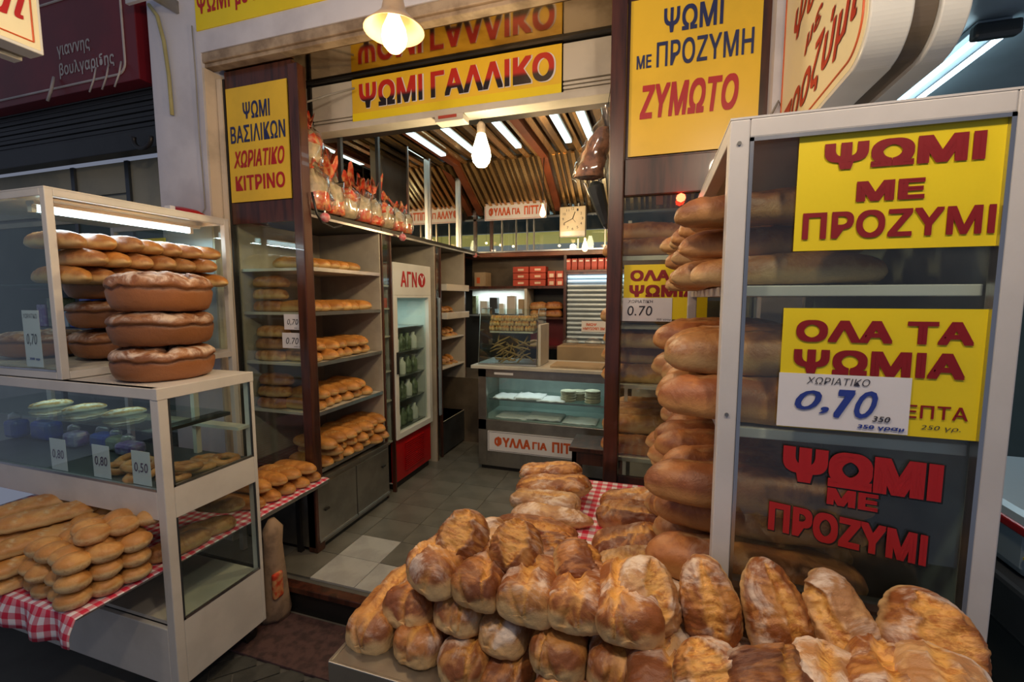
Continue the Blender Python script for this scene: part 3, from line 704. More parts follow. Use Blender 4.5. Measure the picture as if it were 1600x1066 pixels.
for x0, x1, z0, z1 in ((X0 + PW, X0 + PW + .007, 1.0, ZT - PW), (X1 - PW - .007, X1 - PW, 1.0, ZT - PW), (X0 + PW, X1 - PW, ZT - PW - .007, ZT - PW)):
    bx('glazing_bead', 'alu', cr, x0, x1, Y0 - .001, Y0 + .02, z0, z1)
bx('pane', 'glass', cr, X0 + PW, X1 - PW, Y0 + .012, Y0 + .016, 1.0, ZT - PW)
bx('back_panel', 'caseback', cr, X1 - .008, X1 - .004, Y0 + PW, Y1 - PW, .75, ZT - PW)
for z in (1.625, 1.325): 
    bx('shelf', 'lilac', cr, X0 + .01, X1 - PW, Y0 + PW + .004, Y1 - .04, z - .022, z, .002)
for z in (.82, 1.03, 1.36, 1.68): pass
for x, z in ((X0 + .017, 1.90), (X0 + .017, 1.36), (X1 - .018, 1.9)):
    MB().tube([(x, Y0 - .003, z), (x, Y0 + .002, z)], .004, 10).build('screw', 'steel', cr)
def shelf_loaves(n_y, y0, dy, z0, layers, xc, lib, L, sc, desc, grp, jit=.02, name='long_loaf', flip=1, hz=.085, cnt=None, yaw=0, cat='bread'):
    for l in range(layers):
        n = n_y - (l % 2) if cnt is None else cnt[l]
        for i in range(n):
            y = y0 + dy * (i + .5 * (l % 2)) + rnd.uniform(-.008, .008)
            k = rnd.randrange(len(lib))
            layer = {0: 'bottom', 1: 'second', 2: 'third', 3: 'fourth', 4: 'fifth'}[l] if layers > 1 else 'only'
            put(lib[k], name, '%s, %s from street, %s layer' % (desc, ORD[i + 1], layer), grp,
                loc=(xc + rnd.uniform(-jit, jit), y, z0 + l * hz), rot=(rnd.uniform(-.06, .06), rnd.uniform(-.03, .03), R(yaw) + rnd.uniform(-.06, .06)), sc=(L * rnd.uniform(.95, 1.03), sc * rnd.uniform(.93, 1.05), sc), cat=cat)
shelf_loaves(7, 1.10, .13, 1.627, 3, .225, LONG, .82, .80, 'loaf on the right case top shelf', 'loaves on the top shelf of the right case', .035, hz=.066)
shelf_loaves(7, 1.10, .135, 1.327, 2, .235, LONG, .95, 1.15, 'dark loaf on the right case middle shelf', 'loaves on the middle shelf of the right case', .03, hz=.10)
shelf_loaves(7, 1.12, .135, .752, 5, .25, LONG, 1.05, 1.08, 'long loaf at the right case bottom', 'loaves in the bottom of the right case', .035, hz=.092)
def fsign(name, label, x0, x1, z0, z1, mat, lines, y=Y0 + .009, tilt=0):
    return sign(name, label, x0, x1, y, z0, z1, mat, lines, None, .0012)
fsign('case_sign', 'yellow paper sign reading ΨΩΜΙ ΜΕ ΠΡΟΖΥΜΙ at the top of the right case', .250, .572, 1.690, 1.905, 'yellow', [
    ('ΨΩΜΙ', .50, .80, .74, .225, 'darkred', dict(bold=.06)), ('ΜΕ', .46, .49, .32, .17, 'darkred', dict(bold=.06)), ('ΠΡΟΖΥΜΙ', .49, .215, .90, .235, 'darkred', dict(bold=.035))])
fsign('case_sign', 'yellow paper sign reading ΟΛΑ ΤΑ ΨΩΜΙΑ ΛΕΠΤΑ in the right case middle', .240, .570, 1.342, 1.580, 'yellow', [
    ('ΟΛΑ ΤΑ', .49, .815, .84, .18, 'darkred', dict(bold=.05)), ('ΨΩΜΙΑ', .475, .565, .82, .20, 'darkred', dict(bold=.05)), ('70 ΛΕΠΤΑ', .665, .20, .50, .105, 'darkred', dict(bold=.01)),
    ('250 γρ.', .80, .075, .18, .045, 'blackink', dict(shear=.2, bold=0))])
pt = fsign('price_card', 'white handwritten 0,70 card over the yellow case sign', .238, .455, 1.344, 1.452, 'paper', [
    ('ΧΩΡΙΑΤΙΚΟ', .46, .88, .48, .13, 'blackink', dict(bold=.0, shear=.2)), ('0,', .27, .49, .27, .42, 'blueink', dict(bold=.01, shear=.25)), ('7', .52, .48, .16, .52, 'blueink', dict(bold=.05, shear=.3)), ('0', .68, .49, .17, .5, 'blueink', dict(bold=.01, shear=.3)),
    ('350', .80, .25, .13, .10, 'blackink', dict(shear=.2, bold=.01)), ('350 γραμ', .80, .09, .34, .09, 'blueink', dict(shear=.1, bold=.03))], y=Y0 + .0065)
# red letters painted on the glass
gs = thing('window_lettering', 'red hand painted ΨΩΜΙ ΜΕ ΠΡΟΖΥΜΙ on the right case glass', 'lettering', (.37, Y0 + .01, 1.1))
for s, cx, cz, w, h, sl, b in (('ΨΩΜΙ', .385, 1.262, .262, .072, -.045, .075), ('ΜΕ', .377, 1.206, .085, .034, -.06, .06), ('ΠΡΟΖΥΜΙ', .368, 1.137, .268, .062, -.115, .055)):
    lettering(s, (cx + .002, Y0 + .0115, cz - .002), XP, ZP, w + .004, h + .004, 'black', gs, bold=b + .02, lift=.0003, slope=sl, name='letter_shadow')
    lettering(s, (cx, Y0 + .0105, cz), XP, ZP, w, h, 'red', gs, bold=b, slope=sl)

# ------------------------------------------------------------------ left display cases
cl = thing('display_case', 'low white display case at the left with glass top half and gingham bread shelf', 'display case', (-2.7, 1.45, -.05))
LX0, LX1, LY0, LY1 = -3.45, -1.87, 1.23, 1.675
bx('top_panel', 'white', cl, LX0, LX1, LY0, LY1, 1.215, 1.24, .003)
bx('rail', 'white', cl, LX0, LX1, LY0 - .002, LY0 + .03, 1.195, 1.24, .003)
bx('rail', 'white', cl, LX1 - .03, LX1 + .002, LY0 - .003, LY1, 1.194, 1.241, .002)
for x in (LX0, LX1 - .045):
    for y in (LY0, LY1 - .02): bx('post', 'white', cl, x, x + .045, y, y + .02 + .02 * (y == LY0), -.05, 1.2, .003)
bx('front_panel', 'white', cl, LX0 + .045, LX1 - .045, LY0, LY0 + .02, .69, .815, .003)
bx('side_panel', 'white', cl, LX1 - .012, LX1, LY0 + .04, LY1 - .02, .69, .822, .002)
bx('side_panel', 'white', cl, LX1 - .012, LX1, LY0 + .04, LY1 - .02, -.05, .235, .002)
bx('front_panel', 'white', cl, LX0 + .045, LX1 - .045, LY0, LY0 + .02, -.05, .21, .003)
bx('pane', 'caseglass', cl, LX0 + .045, LX1 - .045, LY0 + .006, LY0 + .010, .815, 1.197)
bx('pane', 'caseglass', cl, LX1 - .010, LX1 - .006, LY0 + .04, LY1 - .02, .822, 1.197)
bx('pane', 'caseglass', cl, LX1 - .010, LX1 - .006, LY0 + .04, LY1 - .02, .235, .69)
bx('glazing_bead', 'alu', cl, LX0 + .045, LX1 - .045, LY0 - .001, LY0 + .01, .812, .822)
for z0, z1 in ((.822, .832), (.235, .245)): bx('glazing_bead', 'alu', cl, LX1 - .008, LX1 + .001, LY0 + .04, LY1 - .02, z0, z1)
for y in (LY0 + .04, LY1 - .026):
    bx('glazing_bead', 'darksteel', cl, LX1 - .008, LX1 + .001, y, y + .006, .235, .69); bx('glazing_bead', 'darksteel', cl, LX1 - .008, LX1 + .001, y, y + .006, .822, 1.195)
bx('floor_panel', 'darksteel', cl, LX0 + .03, LX1 - .015, LY0 + .02, LY1 - .02, .80, .815)
bx('floor_panel', 'shelfwhite', cl, LX0 + .03, LX1 - .015, LY0 + .02, LY1 - .02, .215, .23)
bx('glass_shelf', 'caseglass', cl, LX0 + .05, LX1 - .10, LY0 + .03, LY1 - .05, 1.045, 1.051); bx('shelf_edge', 'black', cl, LX1 - .17, LX1 - .10, LY0 + .04, LY1 - .05, 1.03, 1.045)
bx('back_shelf', 'shelfwhite', cl, LX0 + .1, LX1 - .02, LY1 - .08, LY1 - .02, .965, .98)
bx('post', 'shelfwhite', cl, -2.22, -2.195, LY1 - .06, LY1 - .035, .815, 1.195)
for x in (LX1 - .06, LX0 + .06):
    for y in (LY0 + .06, LY1 - .05):
        c = MB().tube([(x - .012, y, -.113), (x + .012, y, -.113)], .036, 16).build('caster', 'black', cl); bx('caster_fork', 'darksteel', c, x - .018, x + .018, y - .012, y + .012, -.10, -.05)
# gingham shelf board running through the case
sb = thing('shelf_board', 'long bread board covered by the gingham cloth, running through the left case', 'shelf', (-2.5, 1.3, .47))
bx('board', 'innerw', sb, -3.4, -1.935, .95, 2.235, .452, .468, .002); bx('wire_edge', 'alu', sb, -1.945, -1.933, 1.70, 2.235, .44, .465, .002)
for x in (-3.3, -2.1): bx('bracket', 'darksteel', sb, x - .01, x + .01, .99, 2.2, .44, .452); bx('leg', 'black', sb, x - .015, x + .015, 2.15, 2.18, -.15, .44)
cloth('gingham_cloth', -3.38, -1.925, .94, 2.24, .470, 'red gingham cloth draped over the bread board of the left case', 0, .10, 3, .004, drop_r=.012)

# things in the low case
for k, (px, py) in enumerate(((82, 640), (134, 643), (196, 647))):
    a = at(px - 38, py + 4, 1.33); b = at(px + 34, py - 6, 1.48)
    a.z = b.z = 1.075
    put(SLIM[0], 'stuffed_baguette', 'pale stuffed baguette on the glass shelf, %s' % ('furthest from the case corner', 'middle of the three', 'nearest the case corner with an open side')[k], 'pale baguettes in the low case', A=a, B=b, L=.44, sc=(1, .52, .55)).data = loaf_mesh('stuffed_baguette', .44, .1, .075, 90 + k, 'pastry', blunt=2, split=(-.5, 0, .35, .9), wob=.1, nu=36, nv=24)
RG = 'bread rings on the floor of the low case'
for k, (x, y, z) in enumerate(((-2.30, 1.33, .815), (-2.21, 1.38, .815), (-2.12, 1.31, .815), (-2.05, 1.40, .815), (-2.17, 1.34, .845), (-2.36, 1.42, .815), (-1.96, 1.33, .815), (-1.94, 1.44, .815), (-1.95, 1.56, .815), (-2.03, 1.53, .815), (-1.90, 1.38, .845))):
    if x > -1.95: x = -1.965
    put(RING[k % 2], 'bread_ring', 'sesame bread ring in the low case, ' + ('left of the middle price tag', 'just behind the middle price tag', 'between the two right price tags', 'behind the right price tag', 'on top of the row', 'at the end beside the left price tag', 'at the side glass front corner', 'second along the side glass', 'at the rear of the side glass', 'one row in from the side glass', 'leaning on the front corner ring')[k], RG, loc=(x, y, z), rot=(rnd.uniform(-.15, .15), rnd.uniform(-.1, .1), k))
for k, (px, py, s) in enumerate(((93, 727, '0,80'), (160, 740, '0,80'), (222, 747, '0,50'))):
    p = at(px, py, 1.245); x, z = p.x, p.z
    sign('price_tag', 'small white handwritten %s price tag in the low case, %s' % (s, ('first from the left', 'middle one', 'next to the corner post')[k]), x - .055, x + .055, 1.246, .823, .823 + .145 + .0 * k, 'paper', [(s, .5, .5, .72, .32, 'violetink', dict(bold=.0, shear=.1))], None, .001)
PK = 'wrapped packets behind the low case glass'
for k, (px, py, w, h, m, l) in enumerate(((30, 700, .10, .13, 'bluepack', 'dark blue packet near the left edge'), (75, 690, .16, .13, 'bluepack', 'large blue bag with a violet top'), (120, 695, .10, .10, 'violet', 'pale violet packet beside the blue bag'), (165, 700, .13, .10, 'bluepack', 'crumpled blue packet in the middle'), (205, 715, .13, .08, 'violet', 'lilac and white packet near the corner'), (185, 690, .10, .09, 'jar', 'greenish clear packet behind the middle'))):
    p = at(px, py, 1.50 + .03 * (k % 2)); t = thing('wrapped_packet', l + ' in the low case', 'packet', (p.x, p.y, .817), PK)
    h *= .78
    MB().box(p.x - w / 2, p.x + w / 2, p.y - .04, p.y + .04, .817, .817 + h).build('packet_body', m, t, bev=.02)
    MB().tube([(p.x - w * .4, p.y, .817 + h), (p.x - w * .1, p.y, .83 + h), (p.x + w * .4, p.y - .01, .845 + h)], [.012, .03, .004], 8).build('wrapper', 'wrap', t, True)
# big round loaves on the case
RL = 'big round village loaves'
for k, (z, l) in enumerate(((1.241, 'bottom one of the stack of three'), (1.392, 'middle one of the stack of three'), (1.541, 'topmost with cracked floury crust'))):
    put(ROUND[k], 'round_loaf', 'big round village loaf outside on the low case, ' + l, RL, loc=(-2.135 + (.0, .005, .01)[k], 1.45, z), rot=(0, (0, .01, -.012)[k], k * 2.1 + .4), sc=(.86, .86, .98 if k < 2 else 1.12))
for k, (x, z, l) in enumerate(((-2.72, 1.30, 'bottom'), (-2.72, 1.45, 'middle'), (-2.72, 1.595, 'top'))):
    put(ROUND[(k + 1) % 3], 'round_loaf', 'big round village loaf behind the glass of the upper case, %s of its stack' % l, RL, loc=(-2.68, 1.62, z), rot=(0, 0, k + 1), sc=(.95, .95, .9))
put(ROUND[0], 'round_loaf', 'big round loaf at the far left behind the upper case glass, in shade', RL, loc=(-3.1, 1.5, 1.30), rot=(0, 0, 2), sc=(.8, .8, .85))

# upper left case
cu = thing('display_case', 'upper white framed case with slim loaves poking out, standing on the low case', 'display case', (-2.8, 1.68, 1.24))
UX0, UX1, UY0, UY1, UZ0, UZ1 = -3.45, -2.455, 1.235, 2.09, 1.243, 2.065
for x in (UX0, UX1 - .034):
    for y in (UY0, UY1 - .03): bx('post', 'white', cu, x, x + .034, y, y + .03, UZ0 if y < 1.6 else -.15, UZ1, .003)
for z0, z1 in ((UZ0, UZ0 + .034), (UZ1 - .034, UZ1)):
    for y in (UY0, UY1 - .03): bx('rail', 'white', cu, UX0 + .034, UX1 - .034, y, y + .03, z0, z1, .003)
    bx('rail', 'white', cu, UX1 - .034, UX1, UY0 + .03, UY1 - .03, z0, z1, .003)
bx('top_panel', 'white', cu, UX0, UX1, UY0, UY1, UZ1 - .004, UZ1 + .003); bx('floor_panel', 'shelfwhite', cu, UX0 + .03, UX1 - .03, UY0 + .03, UY1 - .03, UZ0 + .03, UZ0 + .045)
bx('pane', 'caseglass', cu, UX0 + .034, UX1 - .034, UY0 + .006, UY0 + .010, UZ0 + .034, UZ1 - .034)
bx('pane', 'caseglass', cu, UX0 + .034, UX1 - .034, UY1 - .012, UY1 - .008, UZ0 + .034, UZ1 - .034)
bx('glazing_bead', 'alu', cu, UX0 + .034, UX1 - .034, UY0 - .001, UY0 + .008, UZ0 + .034, UZ0 + .042)
bx('glass_shelf', 'caseglass', cu, UX0 + .03, UX1 - .01, UY0 + .035, UY1 - .035, 1.655, 1.661)
ft = thing('tube_lamp', 'bright fluorescent tube under the roof of the upper left case', 'lamp', (-2.75, 1.6, 2.0))
bx('fitting', 'white', ft, -2.68, -2.62, 1.28, 2.04, 2.012, 2.03, .003); MB().tube([(-2.65, 1.30, 1.995), (-2.65, 1.99, 1.995)], .014, 12).build('tube', 'tube', ft, True)
for y in (1.29, 2.0): bx('lamp_holder', 'white', ft, -2.665, -2.635, y - .012, y + .006, 1.98, 2.015)
light('AREA', (-2.6, 1.42, 1.19), .8, (.85, 1, .92), 1.3, (0, 0, 0), .12)  # added cool light under the low case top, no fitting modelled
light('AREA', (-2.65, 1.65, 1.975), 3.6, COOL, .04, (0, 0, 0), .7)
shelf_loaves(7, 1.32, .108, 1.664, 3, -2.565, SLIM, .86, 1.34, 'slim loaf poking out of the upper left case', 'slim loaves in the upper left case', .03, 'slim_loaf', hz=.078)
sign('price_card', 'tall white handwritten 0,70 card behind the upper left case glass', -2.72, -2.60, 1.235 + .014, 1.29, 1.545, 'paper', [('ΧΩΡΙΑΤΙΚΟ', .5, .90, .8, .08, 'blackink', dict(bold=0)), ('0,70', .48, .48, .62, .22, 'blackink', dict(bold=0, shear=.2)), ('350 γρ', .55, .14, .6, .05, 'blueink', dict(bold=.03))], None, .001)
sign('case_sign', 'yellow sheet seen through the far glass of the upper left case', -3.42, -2.98, 2.085, 1.66, 1.98, 'yellow', [])
o = thing('red_bag', 'folded red and white plastic bag on the roof of the upper left case', 'bag', (-2.75, 2.0, 2.07))
v = MB(); v.lathe([(.01, 0), (.15, .003), (.17, .02), (.12, .05), (.04, .07), (.005, .072)], (0, 0, 0), 20)
b = v.build('bag_body', 'redgloss', o, True); b.matrix_parent_inverse.identity(); b.scale = (1.1, .8, 1)
bx('white_stripe', 'paper', o, -2.67, -2.62, 1.87, 1.90, 2.075, 2.12, .004)

# rolls and flat loaves on the gingham board
RO = 'pull apart rolls stacked on the gingham board'
for k, (x, y, z, a) in enumerate(((-2.02, 1.08, .472, 75), (-2.02, 1.08, .535, 78), (-2.02, 1.09, .598, 72), (-2.20, 1.10, .472, 80), (-2.20, 1.09, .535, 76), (-2.19, 1.11, .60, 82), (-2.06, 1.18, .655, 70), (-2.30, 1.30, .60, 95))):
    put(ROLLS[k % 3], 'roll_loaf', 'pull apart roll loaf on the board, ' + ('bottom of the stack by the cloth corner', 'second up in the corner stack', 'third up in the corner stack', 'bottom of the stack behind the corner', 'middle of the stack behind the corner', 'top of the stack behind the corner', 'topmost of all, near the case post', 'furthest back under the case panel')[k], RO, loc=(x, y, z), rot=(0, rnd.uniform(-.04, .04), R(a)), sc=(1.08, 1.1, 1.0))
FL = [loaf_mesh('flat_loaf', .30, .11, .065, 95 + k, 'roll', blunt=3, cuts=[(-.4, .2, .05), (.1, .2, .05), (.5, .2, .05)], wob=.15, nu=40, nv=26) for k in range(2)]
for k, (x, y, z, a) in enumerate(((-2.36, 1.06, .472, 80), (-2.36, 1.06, .532, 84), (-2.38, 1.08, .590, 70), (-2.50, 1.06, .472, 85), (-2.52, 1.07, .532, 80), (-2.52, 1.08, .59, 75), (-2.68, 1.12, .53, 80), (-2.66, 1.10, .472, 80), (-2.62, 1.20, .65, 65), (-2.45, 1.14, .648, 60))):
    put(FL[k % 2], 'flat_loaf', 'pale flat loaf on the board, ' + ('bottom beside the roll stacks', 'second up beside the roll stacks', 'third up beside the roll stacks', 'bottom of the next stack left', 'second up in the next stack left', 'third up in the next stack left', 'second up at the picture edge', 'bottom at the picture edge', 'topmost at the picture edge', 'topmost above the middle stacks')[k], 'flat loaves on the gingham board', loc=(x, y, z), rot=(0, 0, R(a)), sc=(1.15, 1.15, 1.0))
for k, (x, y, z, a) in enumerate(((-2.02, 1.50, .474, 60), (-2.0, 1.36, .474, 80), (-2.05, 1.60, .55, 10))):
    put(LONG[2 * (k % 2)], 'tan_loaf', 'loaf in the low case on the gingham board, ' + ('in the middle of the side window', 'at the front of the side window', 'upper one behind the side window')[k], 'loaves inside the low case', loc=(x, y, z), rot=(0, 0, R(a)), sc=(.55, .9, .8))
GB = 'golden loaves on the board outside the shop window'
for k, (x, y, z, a) in enumerate(((-2.12, 1.77, .474, 8), (-2.11, 1.87, .474, 6), (-2.10, 1.97, .474, 4), (-2.09, 2.07, .474, 3), (-2.09, 2.165, .474, 3), (-2.12, 1.82, .545, 5), (-2.11, 1.92, .545, 6), (-2.10, 2.02, .545, 2), (-2.08, 2.12, .542, 3))):
    put(GOLD[k % 4], 'golden_loaf', 'golden loaf on the outside board, ' + ('%s in the bottom row from the low case' % ORD[k + 1] if k < 5 else '%s in the top row from the low case' % ORD[k - 4]), GB, loc=(x, y, z), rot=(0, 0, R(a)), sc=(.9, 1.0, 1.0))

# paper sack hanging behind the case
v = MB(); v.lathe([(.07, 0), (.085, .03), (.07, .15), (.06, .3), (.05, .42), (.055, .5), (.02, .56)], (0, 0, 0), 22)
sk = thing('paper_sack', 'crumpled brown paper sack with red print behind the low case', 'sack', (-1.935, 1.80, -.142))
b = v.build('sack_body', 'sack', sk, True); b.matrix_parent_inverse.identity(); b.scale = (.8, 1, 1)
dm = b.modifiers.new('crumple', 'DISPLACE'); tx = bpy.data.textures.new('crumple', 'CLOUDS'); tx.noise_scale = .06; dm.texture = tx; dm.strength = .04
MB().box(-1.90, -1.872, 1.74, 1.80, .0, .14).build('red_print', 'bag_red', sk, bev=.01)

# ------------------------------------------------------------------ cupboards along the left wall
XC = -2.0
w1 = thing('bread_shelving', 'tall bread shelving inside the left shop window with steel doors below', 'shelving', (-2.28, 2.6, 0))
bx('back_panel', 'innerw', w1, -2.57, -2.555, 2.24, 2.98, .44, 2.10)
bx('side_panel', 'innerw', w1, -2.555, XC - .01, 2.965, 2.98, .44, 2.10)
bx('top_panel', 'black', w1, -2.57, XC + .005, 2.235, 2.982, 2.085, 2.13, .003); bx('top_strip', 'alu', w1, XC + .005, XC + .012, 2.235, 3.12, 2.085, 2.10)
SH = (.505, .875, 1.19, 1.51, 1.785)
for z in SH:
    bx('shelf', 'shelfwhite' if z > .6 else 'wood', w1, -2.555, XC - .012, 2.245, 2.962, z - .018, z, .002); bx('shelf_edge', 'alu', w1, XC - .012, XC - .004, 2.245, 2.962, z - .02, z + .004)
bs = thing('steel_cabinet', 'low stainless steel cabinet with two doors under the bread shelves', 'cabinet', (-2.28, 2.57, 0))
bx('body', 'steel', bs, -2.55, -1.985, 2.17, 2.985, .03, .445, .004); bx('plinth', 'black', bs, -2.53, -2.0, 2.19, 2.97, 0, .03)
bx('sill', 'steel', bs, -2.55, -1.972, 2.165, 2.99, .445, .468, .003)
for y0, y1, hy in ((2.19, 2.565, 2.26), (2.575, 2.965, 2.89)):
    d = bx('door', 'steel', bs, -1.985, -1.974, y0, y1, .06, .425, .003); bx('door_edge', 'alu', d, -1.975, -1.969, y0, y1, .06, .075); bx('handle', 'black', d, -1.974, -1.962, hy - .02, hy + .02, .25 if hy < 2.5 else .30, .262 if hy < 2.5 else .312, .002)
desc = {0: 'lowest shelf', 1: 'second shelf up', 2: 'middle shelf', 3: 'fourth shelf up', 4: 'top shelf'}
for i, z in enumerate(SH):
    lay = (3, 2, 2, 1, 1)[i]; n = (7, 6, 6, 6, 5)[i]
    shelf_loaves(n, 2.33, .10, z + .002, lay, -2.18 + (.05 if i == 0 else 0), GOLD, 1.0, 1.12, 'golden window loaf on the %s' % desc[i], 'golden loaves on the %s of the window shelving' % desc[i], .03, 'golden_loaf', hz=.062)
    if i in (1, 2, 3):
        for k in range(3): put(LONG[(k + i) % 4], 'tan_loaf', 'brown loaf behind the left window glass, %s, %s in its pile' % (desc[i], ORD[k + 1]), 'brown loaves seen through the left shop window', loc=(-2.40 + .01 * k, 2.31, z + .002 + k * .078), rot=(0, 0, rnd.uniform(-.08, .08)), sc=(.55, .9, .85))
for k, (z0, txt) in enumerate(((1.405, '0,70'), (1.29, '0.70'))):
    sign('price_card', 'small white 0,70 card on the left shop window, %s' % ('upper one' if k == 0 else 'lower one'), -2.19 - .02 * k, -2.055, YF + .008, z0, z0 + .095, 'paper', [(txt, .5, .48, .62, .42, 'blackink', dict(bold=0, shear=.2)), ('350 γρ', .75, .10, .35, .1, 'blackink', dict(bold=0))], None, .001)
# narrow display between shelving and fridge
nd = thing('narrow_cabinet', 'narrow glazed cabinet between the bread shelves and the fridge', 'cabinet', (-2.3, 3.05, 0))
bx('frame_post', 'wood', nd, XC - .03, XC, 2.985, 3.0, 0, 2.085); bx('frame_post', 'wood', nd, XC - .03, XC, 3.10, 3.118, 0, 2.085)
bx('top_panel', 'black', nd, -2.57, XC + .005, 2.984, 3.12, 2.085, 2.13); bx('back_panel', 'innerw', nd, -2.5, -2.3, 3.0, 3.10, .0, 2.085); bx('pane', 'glass', nd, XC - .012, XC - .008, 3.0, 3.10, .44, 2.085)
for z in (.44, .78, 1.02, 1.30, 1.52, 1.70): bx('shelf', 'shelfwhite', nd, -2.3, XC - .02, 3.0, 3.10, z - .012, z)
for k, z in enumerate((.44, .78, 1.02, 1.30)):
    tag(MB().lathe([(.03, 0), (.035, .01), (.035, .12), (.02, .14), (.022, .155), (.0, .156)], (-2.07, 3.05, z + .001), 16).build('jar', 'jar', smooth=True), 'jar in the narrow glazed cabinet, %s shelf from below' % ORD[k + 1], 'jar', 'jars in the narrow cabinet')
tag(bx('carton', 'brickred', None, -2.12, -2.03, 3.01, 3.09, 1.521, 1.60, .003), 'orange red carton in the narrow cabinet above the jars', 'carton')
# fridge
fg = thing('drinks_fridge', 'white upright glass door fridge with red grille and ΑΓΝΟ header', 'fridge', (-2.3, 3.43, 0))
FX = XC + .008
for a in (('side_panel', 'gloss_white', -2.5, XC - .05, 3.125, 3.15, .05, 1.88), ('side_panel', 'gloss_white', -2.5, XC - .05, 3.72, 3.745, .05, 1.88), ('top_panel', 'gloss_white', -2.5, XC - .05, 3.125, 3.745, 1.86, 1.885),
          ('back_panel', 'fridgein', -2.5, -2.48, 3.15, 3.72, .05, 1.86), ('base', 'redgloss', -2.5, XC - .02, 3.125, 3.745, .06, .42), ('kick_plate', 'black', -2.48, XC - .04, 3.14, 3.73, 0, .06),
          ('header', 'gloss_white', XC - .05, FX, 3.125, 3.745, 1.62, 1.885)): bx(a[0], a[1], fg, *a[2:], .004)
for k in range(14): bx('grille_slat', 'redgloss', fg, XC - .02, XC - .008, 3.28, 3.60, .12 + k * .018, .13 + k * .018)
dr = bx('door', 'gloss_white', fg, XC - .045, FX, 3.125, 3.175, .43, 1.62, .004)
for a in ((3.695, 3.745, .43, 1.62), (3.175, 3.695, .43, .48), (3.175, 3.695, 1.60, 1.62)): bx('door_frame', 'gloss_white', dr, XC - .045, FX, *a, .003)
bx('pane', 'caseglass', dr, XC - .03, XC - .024, 3.175, 3.695, .48, 1.60); bx('handle', 'black', dr, FX, FX + .02, 3.14, 3.155, .98, 1.16, .004)
for z in (.48, .72, .93, 1.14, 1.35): bx('shelf', 'alu', fg, -2.47, XC - .06, 3.16, 3.71, z - .008, z)
lettering('ΑΓΝ', (FX, 3.36, 1.755), YP, ZP, .26, .13, 'red', fg, bold=.03)
o = MB().tube([(FX + .001, 3.575, 1.755), (FX + .003, 3.575, 1.755)], .062, 28).build('round_logo', 'red', fg)
lettering('Υ', (FX + .003, 3.575, 1.755), YP, ZP, .07, .08, 'paper', o, bold=.02)
light('AREA', (-2.2, 3.43, 1.58), 1.0, (.75, 1, .95), .4, (0, 0, 0), .3)
for s, z in enumerate((.481, .721, .931, 1.141)):
    for k in range(5):
        tag(MB().lathe([(.034, 0), (.038, .01), (.038, .10), (.018, .125), (.018, .15), (.0, .151)], (-2.12, 3.22 + k * .10, z), 14).build('bottle', ('jar', 'gloss_white', 'jar')[(k + s) % 3], smooth=True), 'small container in the glass door fridge, %s shelf, %s from its handle side' % (ORD[s + 1], ORD[k + 1]), 'container', 'containers in the fridge')
# recess around the fridge and second shelving
rs = thing('fridge_recess', 'pale lined recess around the glass door fridge', 'recess', (-2.3, 3.8, 0))
bx('side_panel', 'innerw', rs, -2.5, XC, 3.83, 3.85, 0, 2.085); bx('frame_post', 'wood', rs, XC - .03, XC + .002, 3.85, 3.865, 0, 2.085); bx('frame_post', 'wood', rs, XC - .03, XC + .002, 3.955, 3.97, 0, 2.085)
bx('back_panel', 'innerw', rs, -2.5, -2.3, 3.865, 3.955, 0, 2.085); bx('pane', 'glass', rs, XC - .012, XC - .008, 3.865, 3.955, .0, 2.085); bx('top_panel', 'black', rs, -2.57, XC + .005, 3.122, 3.97, 2.085, 2.13); bx('top_strip', 'alu', rs, XC + .005, XC + .012, 3.122, 4.95, 2.085, 2.10)
bx('door_edge', 'blueshut', rs, XC, XC + .012, 3.89, 3.93, .45, 1.60)
w2 = thing('bread_shelving', 'far bread shelving with white trays beyond the fridge', 'shelving', (-2.28, 4.25, 0))
bx('top_panel', 'black', w2, -2.57, XC + .005, 3.972, 4.95, 2.085, 2.13)
bx('back_panel', 'innerw', w2, -2.5, -2.485, 3.97, 4.52, .36, 2.085); bx('side_panel', 'innerw', w2, -2.485, XC, 4.52, 4.535, .36, 2.085)
bx('lower_cupboard', 'darksteel', w2, -2.5, XC - .005, 3.97, 4.535, .02, .36, .004); bx('frame_post', 'wood', w2, XC - .03, XC, 4.535, 4.555, 0, 2.085)
for z in (.36, .90, 1.20, 1.42, 1.70): bx('shelf', 'shelfwhite', w2, -2.485, XC - .005, 3.975, 4.52, z - .016, z, .002)
for z in (1.42, 1.70): bx('tray_front', 'shelfwhite', w2, XC - .005, XC + .06, 3.975, 4.52, z - .03, z + .035, .004)
for s, z in enumerate((.901, 1.201, 1.421)):
    for k in range(6):
        put(SLIM[k % 3], 'bread_stick', 'crusty roll on the far shelving, %s tray, %s from near, %s' % (ORD[s + 1], ORD[k // 2 + 1], 'lower' if k % 2 == 0 else 'upper'), 'crusty rolls on the far shelving', loc=(-2.12, 4.10 + .13 * (k // 2), z + .045 * (k % 2)), rot=(0, .1, R(20 * ((k * 7) % 5 - 2))), sc=(.45, .75, .75))
